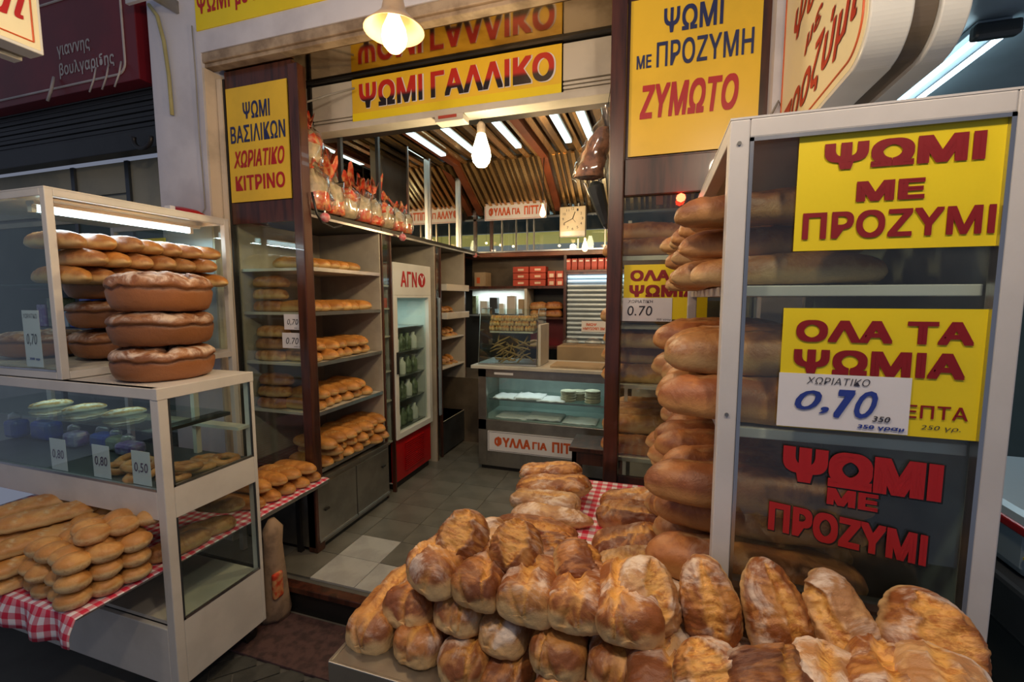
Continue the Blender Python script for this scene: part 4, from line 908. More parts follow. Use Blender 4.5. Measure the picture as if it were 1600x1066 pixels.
# baubles on a cable
for k, (px, py, y, l) in enumerate(((508, 340, 2.30, 'pink bauble hanging at the near end of the cupboard top'), (629, 371, 3.2, 'pink bauble hanging above the fridge'), (742, 399, 4.85, 'pink bauble at the far end of the cupboard top'))):
    p = at(px, py, y); t = thing('bauble', l, 'bauble', p)
    MB().lathe([(.001, -.03), (.016, -.026), (.028, -.01), (.03, 0), (.026, .014), (.015, .026), (.001, .03)], p, 18).build('ball', 'bauble', t, True)
    MB().lathe([(.006, .029), (.006, .04), (.001, .041)], p, 8).build('cap', 'alu', t); MB().tube([p + Vector((0, 0, .04)), p + Vector((0, 0, .075))], .0012, 5).build('string', 'black', t)
o = MB().tube([(-1.95, 2.22, 2.22), (-1.94, 2.24, 2.10), (-1.94, 2.28, 2.055), (-1.955, 2.4, 2.04), (-1.97, 2.5, 2.07)], .007, 8).build('cable', 'black', smooth=True)
tag(o, 'dark cable curling at the near corner of the cupboard top', 'cable')

# wrapped bread bags on the cupboard top
BG = 'wrapped rusk bags on top of the cupboard'
def bread_bag(x, y, z, h, w, label, lean_=0, k=0, red=True):
    t = thing('rusk_bag', label, 'bag', (x, y, z), BG)
    def blob(nm, mat, prof, sc, noise_s, seed):
        v = MB(); n = 22
        for i, (r, zz) in enumerate(prof):
            for q in range(n):
                a = 2 * math.pi * q / n; p = Vector((math.cos(a) * r * w * sc, math.sin(a) * r * w * sc * .8, zz * h))
                p *= 1 + noise_s * noise.noise(Vector((p.x * 22 + seed, p.y * 22, p.z * 22)))
                v.v.append((x + p.x + lean_ * (zz ** 1.5) * h, y + p.y, z + .002 + p.z))
        m = len(prof)
        v.f = [(i * n + q, i * n + (q + 1) % n, (i + 1) * n + (q + 1) % n, (i + 1) * n + q) for i in range(m - 1) for q in range(n)] + [tuple(reversed(range(n)))]
        return v.build(nm, mat, t, True)
    blob('bread', 'bag_pale', [(.3, 0), (.46, .04), (.5, .2), (.48, .45), (.42, .6), (.2, .70), (.02, .72)], .92, .25, k)
    blob('printed_band', 'bag_red', [(.52, .02), (.54, .12), (.52, .3)] if red else [(.50, .45), (.44, .6), (.25, .7)], .95, .22, k + 3)
    blob('wrapping', 'wrap', [(.36, 0), (.52, .04), (.55, .2), (.53, .45), (.44, .62), (.2, .74), (.06, .79)], 1.0, .3, k + 7)
    blob('gathered_top', 'bag_red', [(.05, .77), (.04, .80), (.12, .88), (.24, .96), (.26, 1.0)], 1.0, .5, k + 9)
rows = [(-2.06, 2.33, .28, .20), (-2.06, 2.49, .25, .17), (-2.06, 2.64, .24, .17), (-2.06, 2.79, .23, .17), (-2.06, 2.94, .22, .16), (-2.06, 3.09, .22, .16), (-2.06, 3.24, .21, .16), (-2.06, 3.38, .21, .15),
        (-2.24, 2.38, .42, .22), (-2.24, 2.56, .36, .19), (-2.24, 2.74, .40, .19), (-2.24, 2.92, .30, .18), (-2.24, 3.10, .30, .18), (-2.24, 3.28, .36, .18)]
for k, (x, y, h, w) in enumerate(rows):
    bread_bag(x, y, 2.131, h * 1.18, w * 1.2, 'red and clear wrapped rusk bag on the cupboard, %s row, %s from the street' % (('front', ORD[k + 1]) if k < 8 else ('back', ORD[k - 7])), .06 if k < 8 else .02, k, k % 3 != 2)
bread_bag(-2.10, 2.33, 2.40, .30, .24, 'topmost large wrapped rusk bag leaning at the near end of the cupboard', .05, 33, False)

# ------------------------------------------------------------------ counter
co = thing('shop_counter', 'glazed steel counter at the back of the shop with pita sheets inside', 'counter', (-.9, 4.05, 0))
CX0, CX1, CY0, CY1 = -1.55, -.30, 3.80, 4.35
bx('worktop', 'shelfwhite', co, CX0 - .06, CX1 + .05, CY0 - .03, CY1, .955, .985, .004)
bx('upper_frame', 'steel', co, CX0, CX1, CY0, CY0 + .04, .875, .955, .003); bx('lower_frame', 'steel', co, CX0, CX1, CY0, CY0 + .04, .38, .48, .003)
for x in (CX0, CX1 - .08): bx('post', 'steel', co, x, x + .08, CY0, CY0 + .05, .04, .955, .003)
bx('base_panel', 'steel', co, CX0 + .08, CX1 - .08, CY0 + .004, CY0 + .03, .04, .38); bx('plinth', 'black', co, CX0 + .02, CX1 - .02, CY0 + .03, CY1 - .03, 0, .04)
bx('side_panel', 'steel', co, CX0, CX0 + .02, CY0 + .05, CY1, .04, .955); bx('side_panel', 'steel', co, CX1 - .02, CX1, CY0 + .05, CY1, .04, .955)
bx('back_panel', 'fridgein', co, CX0 + .02, CX1 - .02, CY1 - .02, CY1, .04, .955); bx('floor_panel', 'fridgein', co, CX0 + .02, CX1 - .02, CY0 + .04, CY1 - .02, .47, .48)
bx('shelf', 'caseglass', co, CX0 + .02, CX1 - .02, CY0 + .08, CY1 - .04, .655, .662); bx('shelf_edge', 'alu', co, CX0 + .08, CX1 - .08, CY0 + .075, CY0 + .082, .650, .664)
bx('pane', 'caseglass', co, CX0 + .08, CX1 - .08, CY0 + .012, CY0 + .016, .48, .875)
bx('badge', 'paper', co, CX0 + .16, CX0 + .34, CY0 - .002, CY0, .905, .925)
light('AREA', (-.92, 4.0, .945), 1.5, (.88, 1, .95), 1.0, (0, 0, 0), .1)
t = sign('counter_sign', 'white sign reading ΦΥΛΛΑ ΓΙΑ ΠΙΤΤΑ on the front of the counter', -1.455, -.50, CY0 - .001, .185, .375, 'paper', [('ΦΥΛΛΑ', .25, .5, .36, .50, 'orange', dict(bold=.05)), ('ΓΙΑ', .52, .48, .14, .36, 'orange', dict(bold=.05)), ('ΠΙΤΤΑ', .80, .5, .32, .50, 'orange', dict(bold=.05))])
for a in ((-1.445, -.51, .192, .195), (-1.445, -.51, .365, .368), (-1.445, -1.442, .192, .368)): bx('border', 'black', t, a[0], a[1], CY0 - .0085, CY0 - .0075, a[2], a[3])
for k, (x, y, z, w, n) in enumerate(((-1.32, 3.98, .664, .22, 1), (-1.10, 4.0, .664, .26, 2), (-.88, 3.98, .664, .26, 1), (-1.25, 3.98, .482, .3, 1), (-.95, 4.0, .482, .32, 2), (-.62, 3.98, .482, .3, 1))):
    v = MB(); nn = 10
    for i in range(nn + 1):
        for j in range(nn + 1):
            v.v.append((x + (i / nn - .5) * w, y + (j / nn - .5) * .24, z + .012 * n + .012 * noise.noise(Vector((i * .5, j * .4, k)))))
    v.f = [(i * (nn + 1) + j, (i + 1) * (nn + 1) + j, (i + 1) * (nn + 1) + j + 1, i * (nn + 1) + j + 1) for i in range(nn) for j in range(nn)]
    o = v.build('filo_sheets', 'paper', smooth=True); sm = o.modifiers.new('s', 'SOLIDIFY'); sm.thickness = .010 * n
    tag(o, 'pack of filo sheets in the counter, %s shelf, %s from the left' % ('upper' if k < 3 else 'lower', ORD[k % 3 + 1]), 'filo', 'filo packs in the counter')
for s, (x, y, n) in enumerate(((-.74, 3.98, 8), (-.66, 4.06, 7), (-.52, 3.98, 9))):
    for k in range(n):
        o = MB().lathe([(.001, 0), (.066, .001), (.072, .006), (.066, .011), (.001, .012)], (0, 0, 0), 24).build('pita', 'pita', smooth=True); o.location = (x + rnd.uniform(-.006, .006), y + rnd.uniform(-.006, .006), .664 + k * .0125)
        tag(o, 'round pita in the counter, %s stack from the left, %s from below' % (ORD[s + 1], ORD[k + 1]), 'pita', 'pitas stacked in the counter')
tag(bx('paper_sheets', 'card', None, -.88, -.42, 3.84, 4.12, .986, 1.005, .003), 'flat brown wrapping paper lying on the right half of the counter', 'paper')
# curved glass showcase on the counter
sc_ = thing('glass_showcase', 'small slanted glass showcase of rusks and breadsticks standing on the counter', 'showcase', (-1.27, 4.0, .986))
bx('base', 'alu', sc_, -1.56, -1.0, 3.83, 4.22, .986, 1.0, .003)
MB().prism([(3.835, 1.0), (3.90, 1.46), (3.93, 1.50), (4.2, 1.50), (4.2, 1.496), (3.934, 1.496), (3.905, 1.458), (3.841, 1.0)], 'x', -1.555, -1.005).build('pane', 'caseglass', sc_)
for x in (-1.558, -1.006): MB().prism([(3.835, 1.0), (3.90, 1.46), (3.93, 1.50), (4.2, 1.50), (4.2, 1.0)], 'x', x, x + .004).build('pane', 'caseglass', sc_)
for x in (-1.56, -1.004): MB().tube([(x, 3.835, 1.0), (x, 3.90, 1.46), (x, 3.93, 1.50), (x, 4.2, 1.50)], .004, 6).build('edge_strip', 'alu', sc_)
bx('shelf', 'shelfwhite', sc_, -1.48, -1.06, 3.93, 4.17, 1.275, 1.29, .002); bx('end_panel', 'shelfwhite', sc_, -1.003, -.975, 3.88, 4.2, .986, 1.36, .004)
for k in range(3):
    for i in range(9): put(ROLLS[i % 3], 'rusk', 'small rusk in the counter showcase, %s row up, %s from the left' % (ORD[k + 1], ORD[i + 1]), 'rusks in the showcase', loc=(-1.46 + i * .048, 4.0, 1.291 + k * .045), rot=(0, 0, R(90 + 10 * ((i * 5 + k) % 3 - 1))), sc=(.5, .34, .8))
for k in range(34):
    a = rnd.uniform(0, math.pi); x, y, z = rnd.uniform(-1.44, -1.12), rnd.uniform(3.93, 4.1), 1.012 + .006 * k
    d = Vector((math.cos(a) * .10, math.sin(a) * .02, math.sin(a) * .05)); p = Vector((x, y, z))
    o = MB().tube([p - d, p - d * .3 + Vector((0, 0, .006)), p + d * .4, p + d], [.005, .008, .008, .005], 7).build('breadstick', 'stick', smooth=True)
    tag(o, 'thin twisted breadstick in the tangle inside the counter showcase', 'breadstick', 'breadsticks in the showcase')
# stool in front of the counter
st = thing('wooden_stool', 'dark wooden stool in front of the counter, right end', 'stool', (-.45, 3.45, 0))
bx('seat', 'wood', st, -.60, -.20, 3.28, 3.62, .44, .475, .004); bx('apron', 'wood', st, -.58, -.22, 3.30, 3.60, .34, .44)
for x in (-.58, -.24):
    for y in (3.30, 3.58): bx('leg', 'wood', st, x, x + .035, y, y + .03, 0, .44)

# ------------------------------------------------------------------ back wall
YB = 4.95
tr = thing('wall_shelf', 'dark wooden shelf high on the back wall holding red cartons', 'shelf', (-1.3, 5.1, 1.7))
bx('top_board', 'redwood', tr, -2.2, -.0, YB, YB + .3, 2.07, 2.12, .003); bx('shelf_board', 'wood', tr, -2.2, -.97, YB, YB + .3, 1.705, 1.735); bx('back_board', 'darkband', tr, -2.2, -.97, YB + .28, YB + .3, 1.735, 2.07)
bx('divider', 'wood', tr, -.985, -.955, YB - .01, YB + .3, .9, 2.07); bx('rail', 'alu', tr, -2.05, -.2, YB - .02, YB, 2.12, 2.135); bx('shelf_board', 'wood', tr, -1.42, -.97, YB, YB + .3, 1.36, 1.38)
bx('upright', 'shelfwhite', tr, -1.44, -1.41, YB, YB + .3, 1.36, 1.705); bx('shelf_board', 'wood', tr, -1.42, -.97, YB, YB + .3, 1.02, 1.04); bx('back_board', 'maroon', tr, -1.42, -.97, YB + .2, YB + .22, 1.04, 1.36)
CG = 'red cartons on the high back shelf'
n = 0
for i in range(2):
    for k in range(3):
        x0 = -1.585 + i * .20; z0 = 1.736 + k * .075
        t = thing('red_carton', 'flat red carton on the high back shelf, %s column, %s up' % (('left', 'right')[i], ORD[k + 1]), 'carton', (x0 + .09, YB + .08, z0), CG)
        bx('box_body', 'brickred', t, x0, x0 + .185, YB + .02, YB + .16, z0, z0 + .07, .003); bx('printed_label', 'carton', t, x0 + .06, x0 + .13, YB + .018, YB + .02, z0 + .022, z0 + .045)
for i in range(2):
    for k in range(2):
        x0 = -1.175 + i * .095; z0 = 1.736 + k * .085
        t = thing('red_packet', 'small red and white packet on the high back shelf, %s, %s' % (('left', 'right')[i], ('lower', 'upper')[k]), 'packet', (x0 + .04, YB + .08, z0), 'small packets beside the red cartons')
        bx('box_body', 'brickred', t, x0, x0 + .085, YB + .02, YB + .12, z0, z0 + .08, .003); bx('printed_label', 'carton', t, x0 + .02, x0 + .07, YB + .018, YB + .02, z0 + .01, z0 + .05)
t = thing('cardboard_carton', 'tan cardboard carton at the left end of the high back shelf', 'carton', (-2.0, YB + .1, 1.736))
bx('box_body', 'card', t, -2.06, -1.92, YB + .01, YB + .2, 1.736, 1.90, .003); bx('printed_label', 'orange', t, -2.03, -1.99, YB + .007, YB + .01, 1.77, 1.84)
# red packets above the blue shutter
bx('packet_ledge', 'wood', tr, -.97, -.1, YB - .02, YB + .2, 1.885, 1.905)
for i in range(8):
    x0 = -.985 + .012 + i * .072
    t = thing('red_packet', 'upright red packet on the ledge above the blue shutter, %s from the left' % ORD[i + 1], 'packet', (x0 + .03, YB + .05, 1.906), 'red packets above the blue shutter')
    bx('box_body', 'brickred', t, x0, x0 + .064, YB, YB + .1, 1.906, 2.03, .004); bx('printed_label', 'carton', t, x0 + .012, x0 + .052, YB - .002, YB, 1.995, 2.012)
# pale blue roller shutter
bshu = thing('roller_shutter', 'pale blue slatted roller shutter at the back of the shop', 'shutter', (-.6, YB + .05, 1.0))
for k in range(15):
    z = 1.86 - k * .052
    MB().prism([(YB + .05, z), (YB + .035, z - .012), (YB + .03, z - .028), (YB + .04, z - .047), (YB + .06, z - .047), (YB + .06, z)], 'x', -.95, -.1).build('slat', 'blueshut', bshu)
bx('frame', 'wood', bshu, -.955, -.1, YB + .02, YB + .07, 1.86, 1.885)
light('AREA', (-.6, YB - .06, 1.80), 1.6, COOL, .7, (R(180 - 35), 0, 0), .08)
t = sign('mirrored_sign', 'small white sign with reversed ΨΩΜΙ ΜΕ ΠΡΟΖΥΜΗ hung on the blue shutter', -.785, -.515, YB + .028, 1.225, 1.345, 'paper', [('ΨΩΜΙ', .40, .68, .42, .26, 'orange', dict(bold=.04, mirror=True)), ('ΜΕ ΠΡΟΖΥΜΗ', .5, .30, .88, .26, 'orange', dict(bold=.04, mirror=True))])
tag(bx('cardboard_box', 'card', None, -.97, -.30, 4.55, 4.90, .72, 1.10, .004), 'large cardboard box behind the counter below the blue shutter', 'box')
struct(bx('back_counter', 'darkband', None, -2.4, .3, 4.5, 5.2, .0, .72)).name = 'trim_6'
for k, x in enumerate((-.86, -.62, -.42)):
    v = MB(); v.lathe([(.02, 0), (.08, .01), (.09, .04), (.05, .07), (.01, .08)], (0, 0, 0), 16); o = v.build('plastic_bag', 'wrap', smooth=True); o.location = (x, 4.72, 1.101)
    tag(o, 'crumpled clear bag on the cardboard box, %s from the left' % ORD[k + 1], 'bag', 'clear bags on the cardboard box')
# bright niche with white room beyond
nic = thing('serving_hatch', 'bright hatch in the back wall left of the dark shelves', 'hatch', (-1.8, YB + .1, 1.4))
bx('frame', 'alu', nic, -2.2, -1.44, YB - .01, YB + .01, 1.385, 1.405); bx('frame', 'alu', nic, -2.2, -1.44, YB - .01, YB + .01, 1.69, 1.705); bx('back_panel', 'gloss_white', nic, -2.2, -1.44, YB + .28, YB + .29, 1.4, 1.7)
light('AREA', (-1.85, YB + .15, 1.69), 2.6, (.85, 1, .98), .6, (0, 0, 0), .1)
for k, (x, w, h, m) in enumerate(((-2.12, .05, .22, 'jar'), (-2.02, .09, .16, 'gloss_white'), (-1.90, .10, .20, 'darksteel'), (-1.78, .06, .13, 'gloss_white'), (-1.68, .10, .22, 'greypaper'), (-1.54, .10, .18, 'card'))):
    tag(bx('packet', m, None, x, x + w, YB + .08, YB + .16, 1.406, 1.406 + h, .006), 'item standing in the bright back hatch, %s from the left' % ORD[k + 1], 'packet', 'items in the bright hatch')
for k in range(4): put(LONG[k], 'brown_loaf', 'dim loaf on the dark back shelf right of the hatch, %s' % ('lower left', 'lower right', 'upper left', 'upper right')[k], 'dim loaves on the back shelf', loc=(-1.30 + .18 * (k % 2), YB + .12, 1.381 + .09 * (k // 2)), rot=(0, 0, .1 * k), sc=(.45, 1, 1))
tag(bx('white_packet', 'carton', None, -1.38, -1.22, YB + .03, YB + .15, 1.041, 1.11, .004), 'white packet on the low dark shelf behind the counter', 'packet')
# glazed transom to the street behind
win = struct(thing('window_1', 'x', 'x', (-1.2, YB, 2.14))); del win['label']; del win['category']
bx('pane', 'glass', win, -2.05, .2, YB + .02, YB + .024, 2.13, 2.90)
for x in (-2.06, -1.86, -1.72, -1.55, -1.42, -1.34, -.84, -.55): bx('mullion', 'wood' if x in (-2.06, -1.86) else 'steel', win, x, x + (.035 if x in (-2.06, -1.86) else .014), YB, YB + .03, 2.13, 2.62)
bx('rail', 'darksteel', win, -2.05, .2, YB, YB + .03, 2.49, 2.51)
stb = struct(bx('backdrop_street', 'streetb', None, -4.5, 3, 7.0, 7.05, 1.9, 2.62)); stb.name = 'exterior_street'
struct(bx('exterior_glow_band', 'street', None, -4.5, 3, 6.9, 6.95, 2.44, 2.62)); struct(bx('exterior_dark', 'teal', None, -4.5, 3, 6.8, 6.85, 2.62, 4))  # self-glowing band put in for the yellowish street light beyond the transom
for k, (px, py) in enumerate(((782, 383), (760, 380), (802, 385), (874, 384), (945, 384))):
    p = at(px, py, 6.7); o = thing('street_bulb', 'x', 'x', p); MB().lathe([(.001, -.02), (.018, -.012), (.022, 0), (.018, .012), (.001, .02)], p, 10).build('glass_bulb', 'bulb', o, True); MB().tube([p + Vector((0, 0, .02)), (p.x, p.y, 2.72), (p.x, 6.81, 2.72)], .003, 5).build('cord', 'black', o)
    tag(o, 'tiny street bulb beyond the back transom, %s from the left' % ORD[(2, 1, 3, 4, 5)[k]], 'bulb', 'street bulbs beyond the transom')
def board_sign(x0, x1, y, z0, z1, label, name='hanging_sign'):
    t = sign(name, label, x0, x1, y, z0, z1, 'paper', [('ΦΥΛΛΑ', .25, .5, .36, .50, 'orange', dict(bold=.05)), ('ΓΙΑ', .52, .48, .13, .36, 'orange', dict(bold=.05)), ('ΠΙΤΤΑ', .80, .5, .30, .50, 'orange', dict(bold=.05))])
    for a in ((x0 + .01, x1 - .01, z0 + .008, z0 + .012), (x0 + .01, x1 - .01, z1 - .012, z1 - .008), (x0 + .01, x0 + .014, z0 + .008, z1 - .008), (x1 - .014, x1 - .01, z0 + .008, z1 - .008)): bx('border', 'brickred', t, a[0], a[1], y - .0085, y - .007, a[2], a[3])
    return t
board_sign(-1.90, -1.175, 4.90, 2.475, 2.665, 'white hanging sign reading ΦΥΛΛΑ ΓΙΑ ΠΙΤΤΑ on the back wall')
# clock
ck = thing('wall_clock', 'square cream wall clock on the back wall', 'clock', (-.88, 4.86, 2.24))
p0 = at(874, 371, 4.86); p1 = at(916, 321, 4.86)
cx, cz = (p0.x + p1.x) / 2, (p0.z + p1.z) / 2; hw, hh = (p1.x - p0.x) / 2, (p1.z - p0.z) / 2
bx('case', 'clockface', ck, cx - hw, cx + hw, 4.86, 4.90, cz - hh, cz + hh, .012); bx('case_band', 'gloss_white', ck, cx - hw + .01, cx + hw - .01, 4.857, 4.86, cz - hh + .012, cz - hh + .06); bx('wall_bracket', 'steel', ck, cx - .01, cx + .01, 4.90, 4.96, cz - .02, cz + .02)
cc = cz + .03
for h in range(1, 13):
    a = R(90 - 30 * h); lettering(str(h), (cx + .105 * math.cos(a), 4.859, cc + .105 * math.sin(a)), XP, ZP, .018 if h < 10 else .028, .026, 'blackink', ck, bold=0, name='numeral')
for ang, ln, w in ((70, .075, .008), (205, .10, .006), (-50, .05, .003)):
    a = R(ang); MB().tube([(cx, 4.855, cc), (cx + ln * math.cos(a), 4.855, cc + ln * math.sin(a))], w / 2, 6).build('hand', 'black', ck)
# bulbs
def bulb_lamp(p, s, label, mat, cord, name='hanging_bulb'):
    t = thing(name, label, 'bulb', p)
    MB().lathe([(.001, -.115 * s), (.03 * s, -.108 * s), (.052 * s, -.08 * s), (.06 * s, -.045 * s), (.054 * s, -.005 * s), (.038 * s, .045 * s), (.026 * s, .085 * s)], p, 24).build('glass_bulb', mat, t, True)
    MB().lathe([(.022 * s, .085 * s), (.026 * s, .09 * s), (.026 * s, .14 * s), (.012 * s, .16 * s)], p, 16).build('socket', 'cream', t, True)
    MB().tube([Vector(p) + Vector((0, 0, .155 * s)), Vector(p) + Vector((.01, 0, cord))], .004, 6).build('cord', 'black', t)
    return t
bulb_lamp(at(752, 232, 2.62), .98, 'large bright bulb hanging in the shop entrance', 'bulbw', .30)
bulb_lamp(at(848, 330, 4.3), .5, 'small glowing bulb in front of the white hanging sign', 'bulb', .56)
bulb_lamp(at(914, 384, 4.4), .5, 'small glowing bulb below the wall clock', 'bulb', .8)
# flared outside lamp
LP = at(616, 48, 1.5)
lp = thing('flared_lamp', 'enamel flared lamp with a glowing bulb hanging outside the entrance', 'lamp', LP)
sh = MB()
MB().lathe([(.0, .16), (.03, .16), (.036, .10), (.045, .06), (.075, .03), (.108, .0), (.106, -.003), (.072, .026), (.04, .055), (.03, .09), (.0, .1)], LP, 36).build('shade', 'porcelain', lp, True)
MB().lathe([(.001, -.075), (.022, -.07), (.04, -.05), (.046, -.025), (.042, .005), (.026, .04), (.018, .06)], LP, 22).build('glass_bulb', 'bulb', lp, True)
MB().tube([LP + Vector((0, 0, .16)), LP + Vector((0, 0, 1.1))], .005, 6).build('cord', 'black', lp)
MB().lathe([(.038, .145), (.04, .15), (.04, .20), (.02, .215)], LP, 18).build('socket', 'brickred', lp, True)
# added lamps over the bread table, unseen above the frame: same model
for k, (lx, ly) in enumerate(((-.55, .35), (.45, .30), (-1.7, .45))):
    c = copy_tree(lp); c.location = (lx, ly, 2.83); c['label'] = 'unseen enamel flared lamp above the street side, %s' % ('over the bread pile', 'over the right end of the pile', 'over the left case')[k]; c['group'] = 'unseen lamps above the street side'

# hanging bag of rusks at the right post and folded black umbrella
hb = thing('hanging_rusk_bag', 'long clear bag of brown rusks hanging beside the dark post', 'bag', at(940, 180, 2.45))
def crump(name, mat, pts, rad, parent, seed, n=18):
    v = MB(); pts = [Vector(p) for p in pts]
    for i, p in enumerate(pts):
        for k in range(n):
            a = 2 * math.pi * k / n; q = Vector((math.cos(a) * rad[i], math.sin(a) * rad[i] * .8, 0)); q *= 1 + .35 * noise.noise(Vector((q.x * 30 + seed, q.y * 30, p.z * 28))); v.v.append(tuple(p + q))
    v.f = [(i * n + k, i * n + (k + 1) % n, (i + 1) * n + (k + 1) % n, (i + 1) * n + k) for i in range(len(pts) - 1) for k in range(n)]
    return v.build(name, mat, parent, True)
pp = [at(px, py, 2.45) for px, py in ((950, 166), (948, 178), (946, 188), (942, 200), (938, 215), (935, 230), (929, 240), (926, 252), (922, 265), (920, 278), (919, 283))]
crump('wrapping', 'wrap', pp, [.04, .02, .03, .06, .075, .078, .07, .08, .085, .085, .06], hb, 2)
crump('rusks', 'rusk', pp[3:10], [.03, .06, .065, .06, .065, .07, .07], hb, 5); MB().tube([pp[0], pp[0] + Vector((.02, 0, .15))], .002, 5).build('string', 'black', hb)
um = thing('folded_umbrella', 'folded black umbrella hanging below the bag of rusks', 'umbrella', at(940, 350, 2.45))
a0, a1 = at(928, 285, 2.45), at(949, 358, 2.45)
MB().tube([a0 + (a1 - a0) * q for q in (0, .1, .5, .9, 1.0)], [.02, .045, .036, .02, .006], 8).build('canopy', 'plastic', um); MB().tube([a0 + Vector((-.05, 0, .0)), a1 + Vector((-.01, 0, 0))], .005, 6).build('rib', 'alu', um); MB().tube([a1, a1 + (a1 - a0) * .15], .004, 6).build('tip', 'alu', um)

# ------------------------------------------------------------------ bread shelves behind the right window
rw = thing('bread_shelving', 'white bread shelving behind the right window glass', 'shelving', (.15, 2.7, 0))
bx('back_panel', 'innerw', rw, .40, .41, 2.26, 3.3, .1, 2.05); bx('side_panel', 'innerw', rw, -.15, .40, 3.28, 3.3, .1, 2.05); bx('base', 'innerw', rw, -.15, .40, 2.26, 3.3, .02, .1)
for z in (.805, 1.175, 1.47, 1.80): bx('shelf', 'shelfwhite', rw, -.19, .40, 2.25, 3.28, z - .022, z, .002)
for x in (-.17, .37): bx('upright', 'shelfwhite', rw, x, x + .02, 2.76, 2.78, .1, 2.05)
RWL = {.805: 2, 1.175: 3, 1.47: 1, 1.80: 2}
for i, (z, l) in enumerate(RWL.items()):
    shelf_loaves(5, 2.34, .15, z + .002, l, -.06, (LONG if i != 1 else [LONG[0], LONG[2]]), .86, 1.05, 'right window loaf, %s shelf up' % ORD[i + 1], 'loaves on the shelves behind the right window', .02, hz=.088)
sign('window_sign', 'yellow ΟΛΑ ΤΑ ΨΩΜΙΑ sign on the right window, half hidden by loaves', -.15, .22, YF + .010, 1.50, 1.755, 'yellow', [('ΟΛΑ ΤΑ', .50, .80, .84, .20, 'darkred', dict(bold=.05)), ('ΨΩΜΙΑ', .48, .52, .82, .22, 'darkred', dict(bold=.05))], None, .0012)
sign('price_card', 'white handwritten 0.70 card on the right window below the yellow sign', -.155, .07, YF + .0075, 1.49, 1.60, 'paper', [('ΧΩΡΙΑΤΙΚΗ', .37, .85, .5, .13, 'blackink', dict(bold=0, shear=.1)), ('0.70', .36, .45, .5, .42, 'blackink', dict(bold=0, shear=.1)), ('350 γραμ', .84, .08, .28, .1, 'blackink', dict(bold=0))], None, .0012)
tag(MB().lathe([(.001, -.02), (.016, -.012), (.02, 0), (.016, .012), (.001, .02)], at(1064, 309, 2.17), 14).build('red_light', 'redlamp', smooth=True), 'small glowing red lamp on the beam above the right window', 'lamp')

# ------------------------------------------------------------------ projecting light box signs
def rbox(y0, y1, z0, z1, r, ch, seg=16):
    """outline in y,z with a big chamfer at the low street corner"""
    pts = [(y1, z0), (y0 + ch, z0)]
    for k in range(seg + 1):
        a = R(90 * k / seg); pts.append((y0 + ch - ch * math.sin(a), z0 + ch - ch * math.cos(a)))
    pts += [(y0, z1 - r), (y0 + r, z1), (y1, z1)]
    return pts
def lightbox(x0, s, y0, y1, z0, z1, label, tilt=0):
    t = thing('sign_box', label, 'sign', (x0, (y0 + y1) / 2, z0))
    w = [(0, .085, 'gloss_white', 'rim', 0), (.085, .135, 'darkband', 'middle_band', .012), (.135, .19, 'gloss_white', 'rim', 0)]
    for a, b, m, nm, ins in w:
        MB().prism(rbox(y0 + ins, y1, z0 + ins, z1, .06, .10), 'x', x0 + s * a, x0 + s * b).build(nm, m, t, bev=.004)
    fx = x0 - s * .001
    MB().prism(rbox(y0 + .012, y1 - .01, z0 + .012, z1 - .02, .05, .095), 'x', fx, x0).build('face_panel', 'creamlit', t)
    o = rbox(y0 + .035, y1 - .03, z0 + .035, z1 - .04, .05, .085); xx = x0 - s * .002
    MB().tube([(xx, a, b) for a, b in o] + [(xx, *o[0])], .003, 6).build('border', 'orange', t)
    u = Vector((0, -s, 0))   # face seen from the shop axis reads towards the street on the right box
    for txt, cy, cz, w_, h_ in (('Ψωμί', .5, .66, .6, .22), ('με', .52, .44, .2, .10), ('προζύμι', .50, .22, .84, .26)):
        c = (fx - s * .001, y0 + (y1 - y0) * cy, z0 + (z1 - z0) * cz)
        lettering(txt, c, u, ZP, w_ * (y1 - y0), h_ * (z1 - z0), 'red', t, bold=.02, shear=.3, slope=.12, lift=.001)
    return t
lightbox(.45, 1, 1.30, 2.12, 2.165, 2.80, 'cream projecting sign box with red script Ψωμί με προζύμι over the right case')
lightbox(-2.30, -1, .62, 1.20, 2.54, 3.05, 'cream projecting sign box cut by the top left corner of the photo')
o = MB().tube([(.40, 2.11, 2.3), (.44, 2.1, 2.38), (.46, 2.1, 2.33), (.47, 2.1, 2.55)], .005, 7).build('cable', 'cables', smooth=True); tag(o, 'looping cable on the white pier behind the right sign box', 'cable')

# ------------------------------------------------------------------ right neighbour
struct(bx('wall_right_neighbour', 'teal', None, .66, 3.2, 3.9, 3.95, -.15, 4.4)).name = 'wall_neighbour_back'
cp = struct(bx('ceiling_canopy', 'canopy', None, .66, 3.0, 1.75, 3.9, 2.62, 2.64)); struct(bx('trim_7', 'greywall', None, .66, 3.0, 1.70, 1.75, 2.58, 3.2, .004))
tw = thing('twin_tube_lamp', 'twin fluorescent lamp under the neighbouring canopy at the top right', 'lamp', (1.15, 2.6, 2.6))
bx('fitting', 'canopy', tw, 1.10, 1.20, 2.2, 3.4, 2.595, 2.618, .003); bx('end_cap', 'plastic', tw, 1.08, 1.22, 2.17, 2.215, 2.545, 2.60, .012)
for x in (1.112, 1.188): MB().tube([(x, 2.21, 2.565), (x, 3.4, 2.565)], .011, 12).build('tube', 'tube', tw, True)
light('AREA', (1.15, 2.8, 2.54), 7, COOL, .1, (0, 0, 0), 1.1)
fz = thing('dark_freezer', 'dark grey freezer with riveted edge at the right picture border', 'freezer', (1.2, 1.6, -.15))
bx('body', 'plastic', fz, .70, 1.7, 1.05, 1.9, -.13, .93, .01); bx('lid_edge', 'darksteel', fz, .69, 1.7, 1.04, 1.9, .93, 1.03, .01); bx('foot', 'black', fz, .75, 1.6, 1.1, 1.85, -.15, -.13)
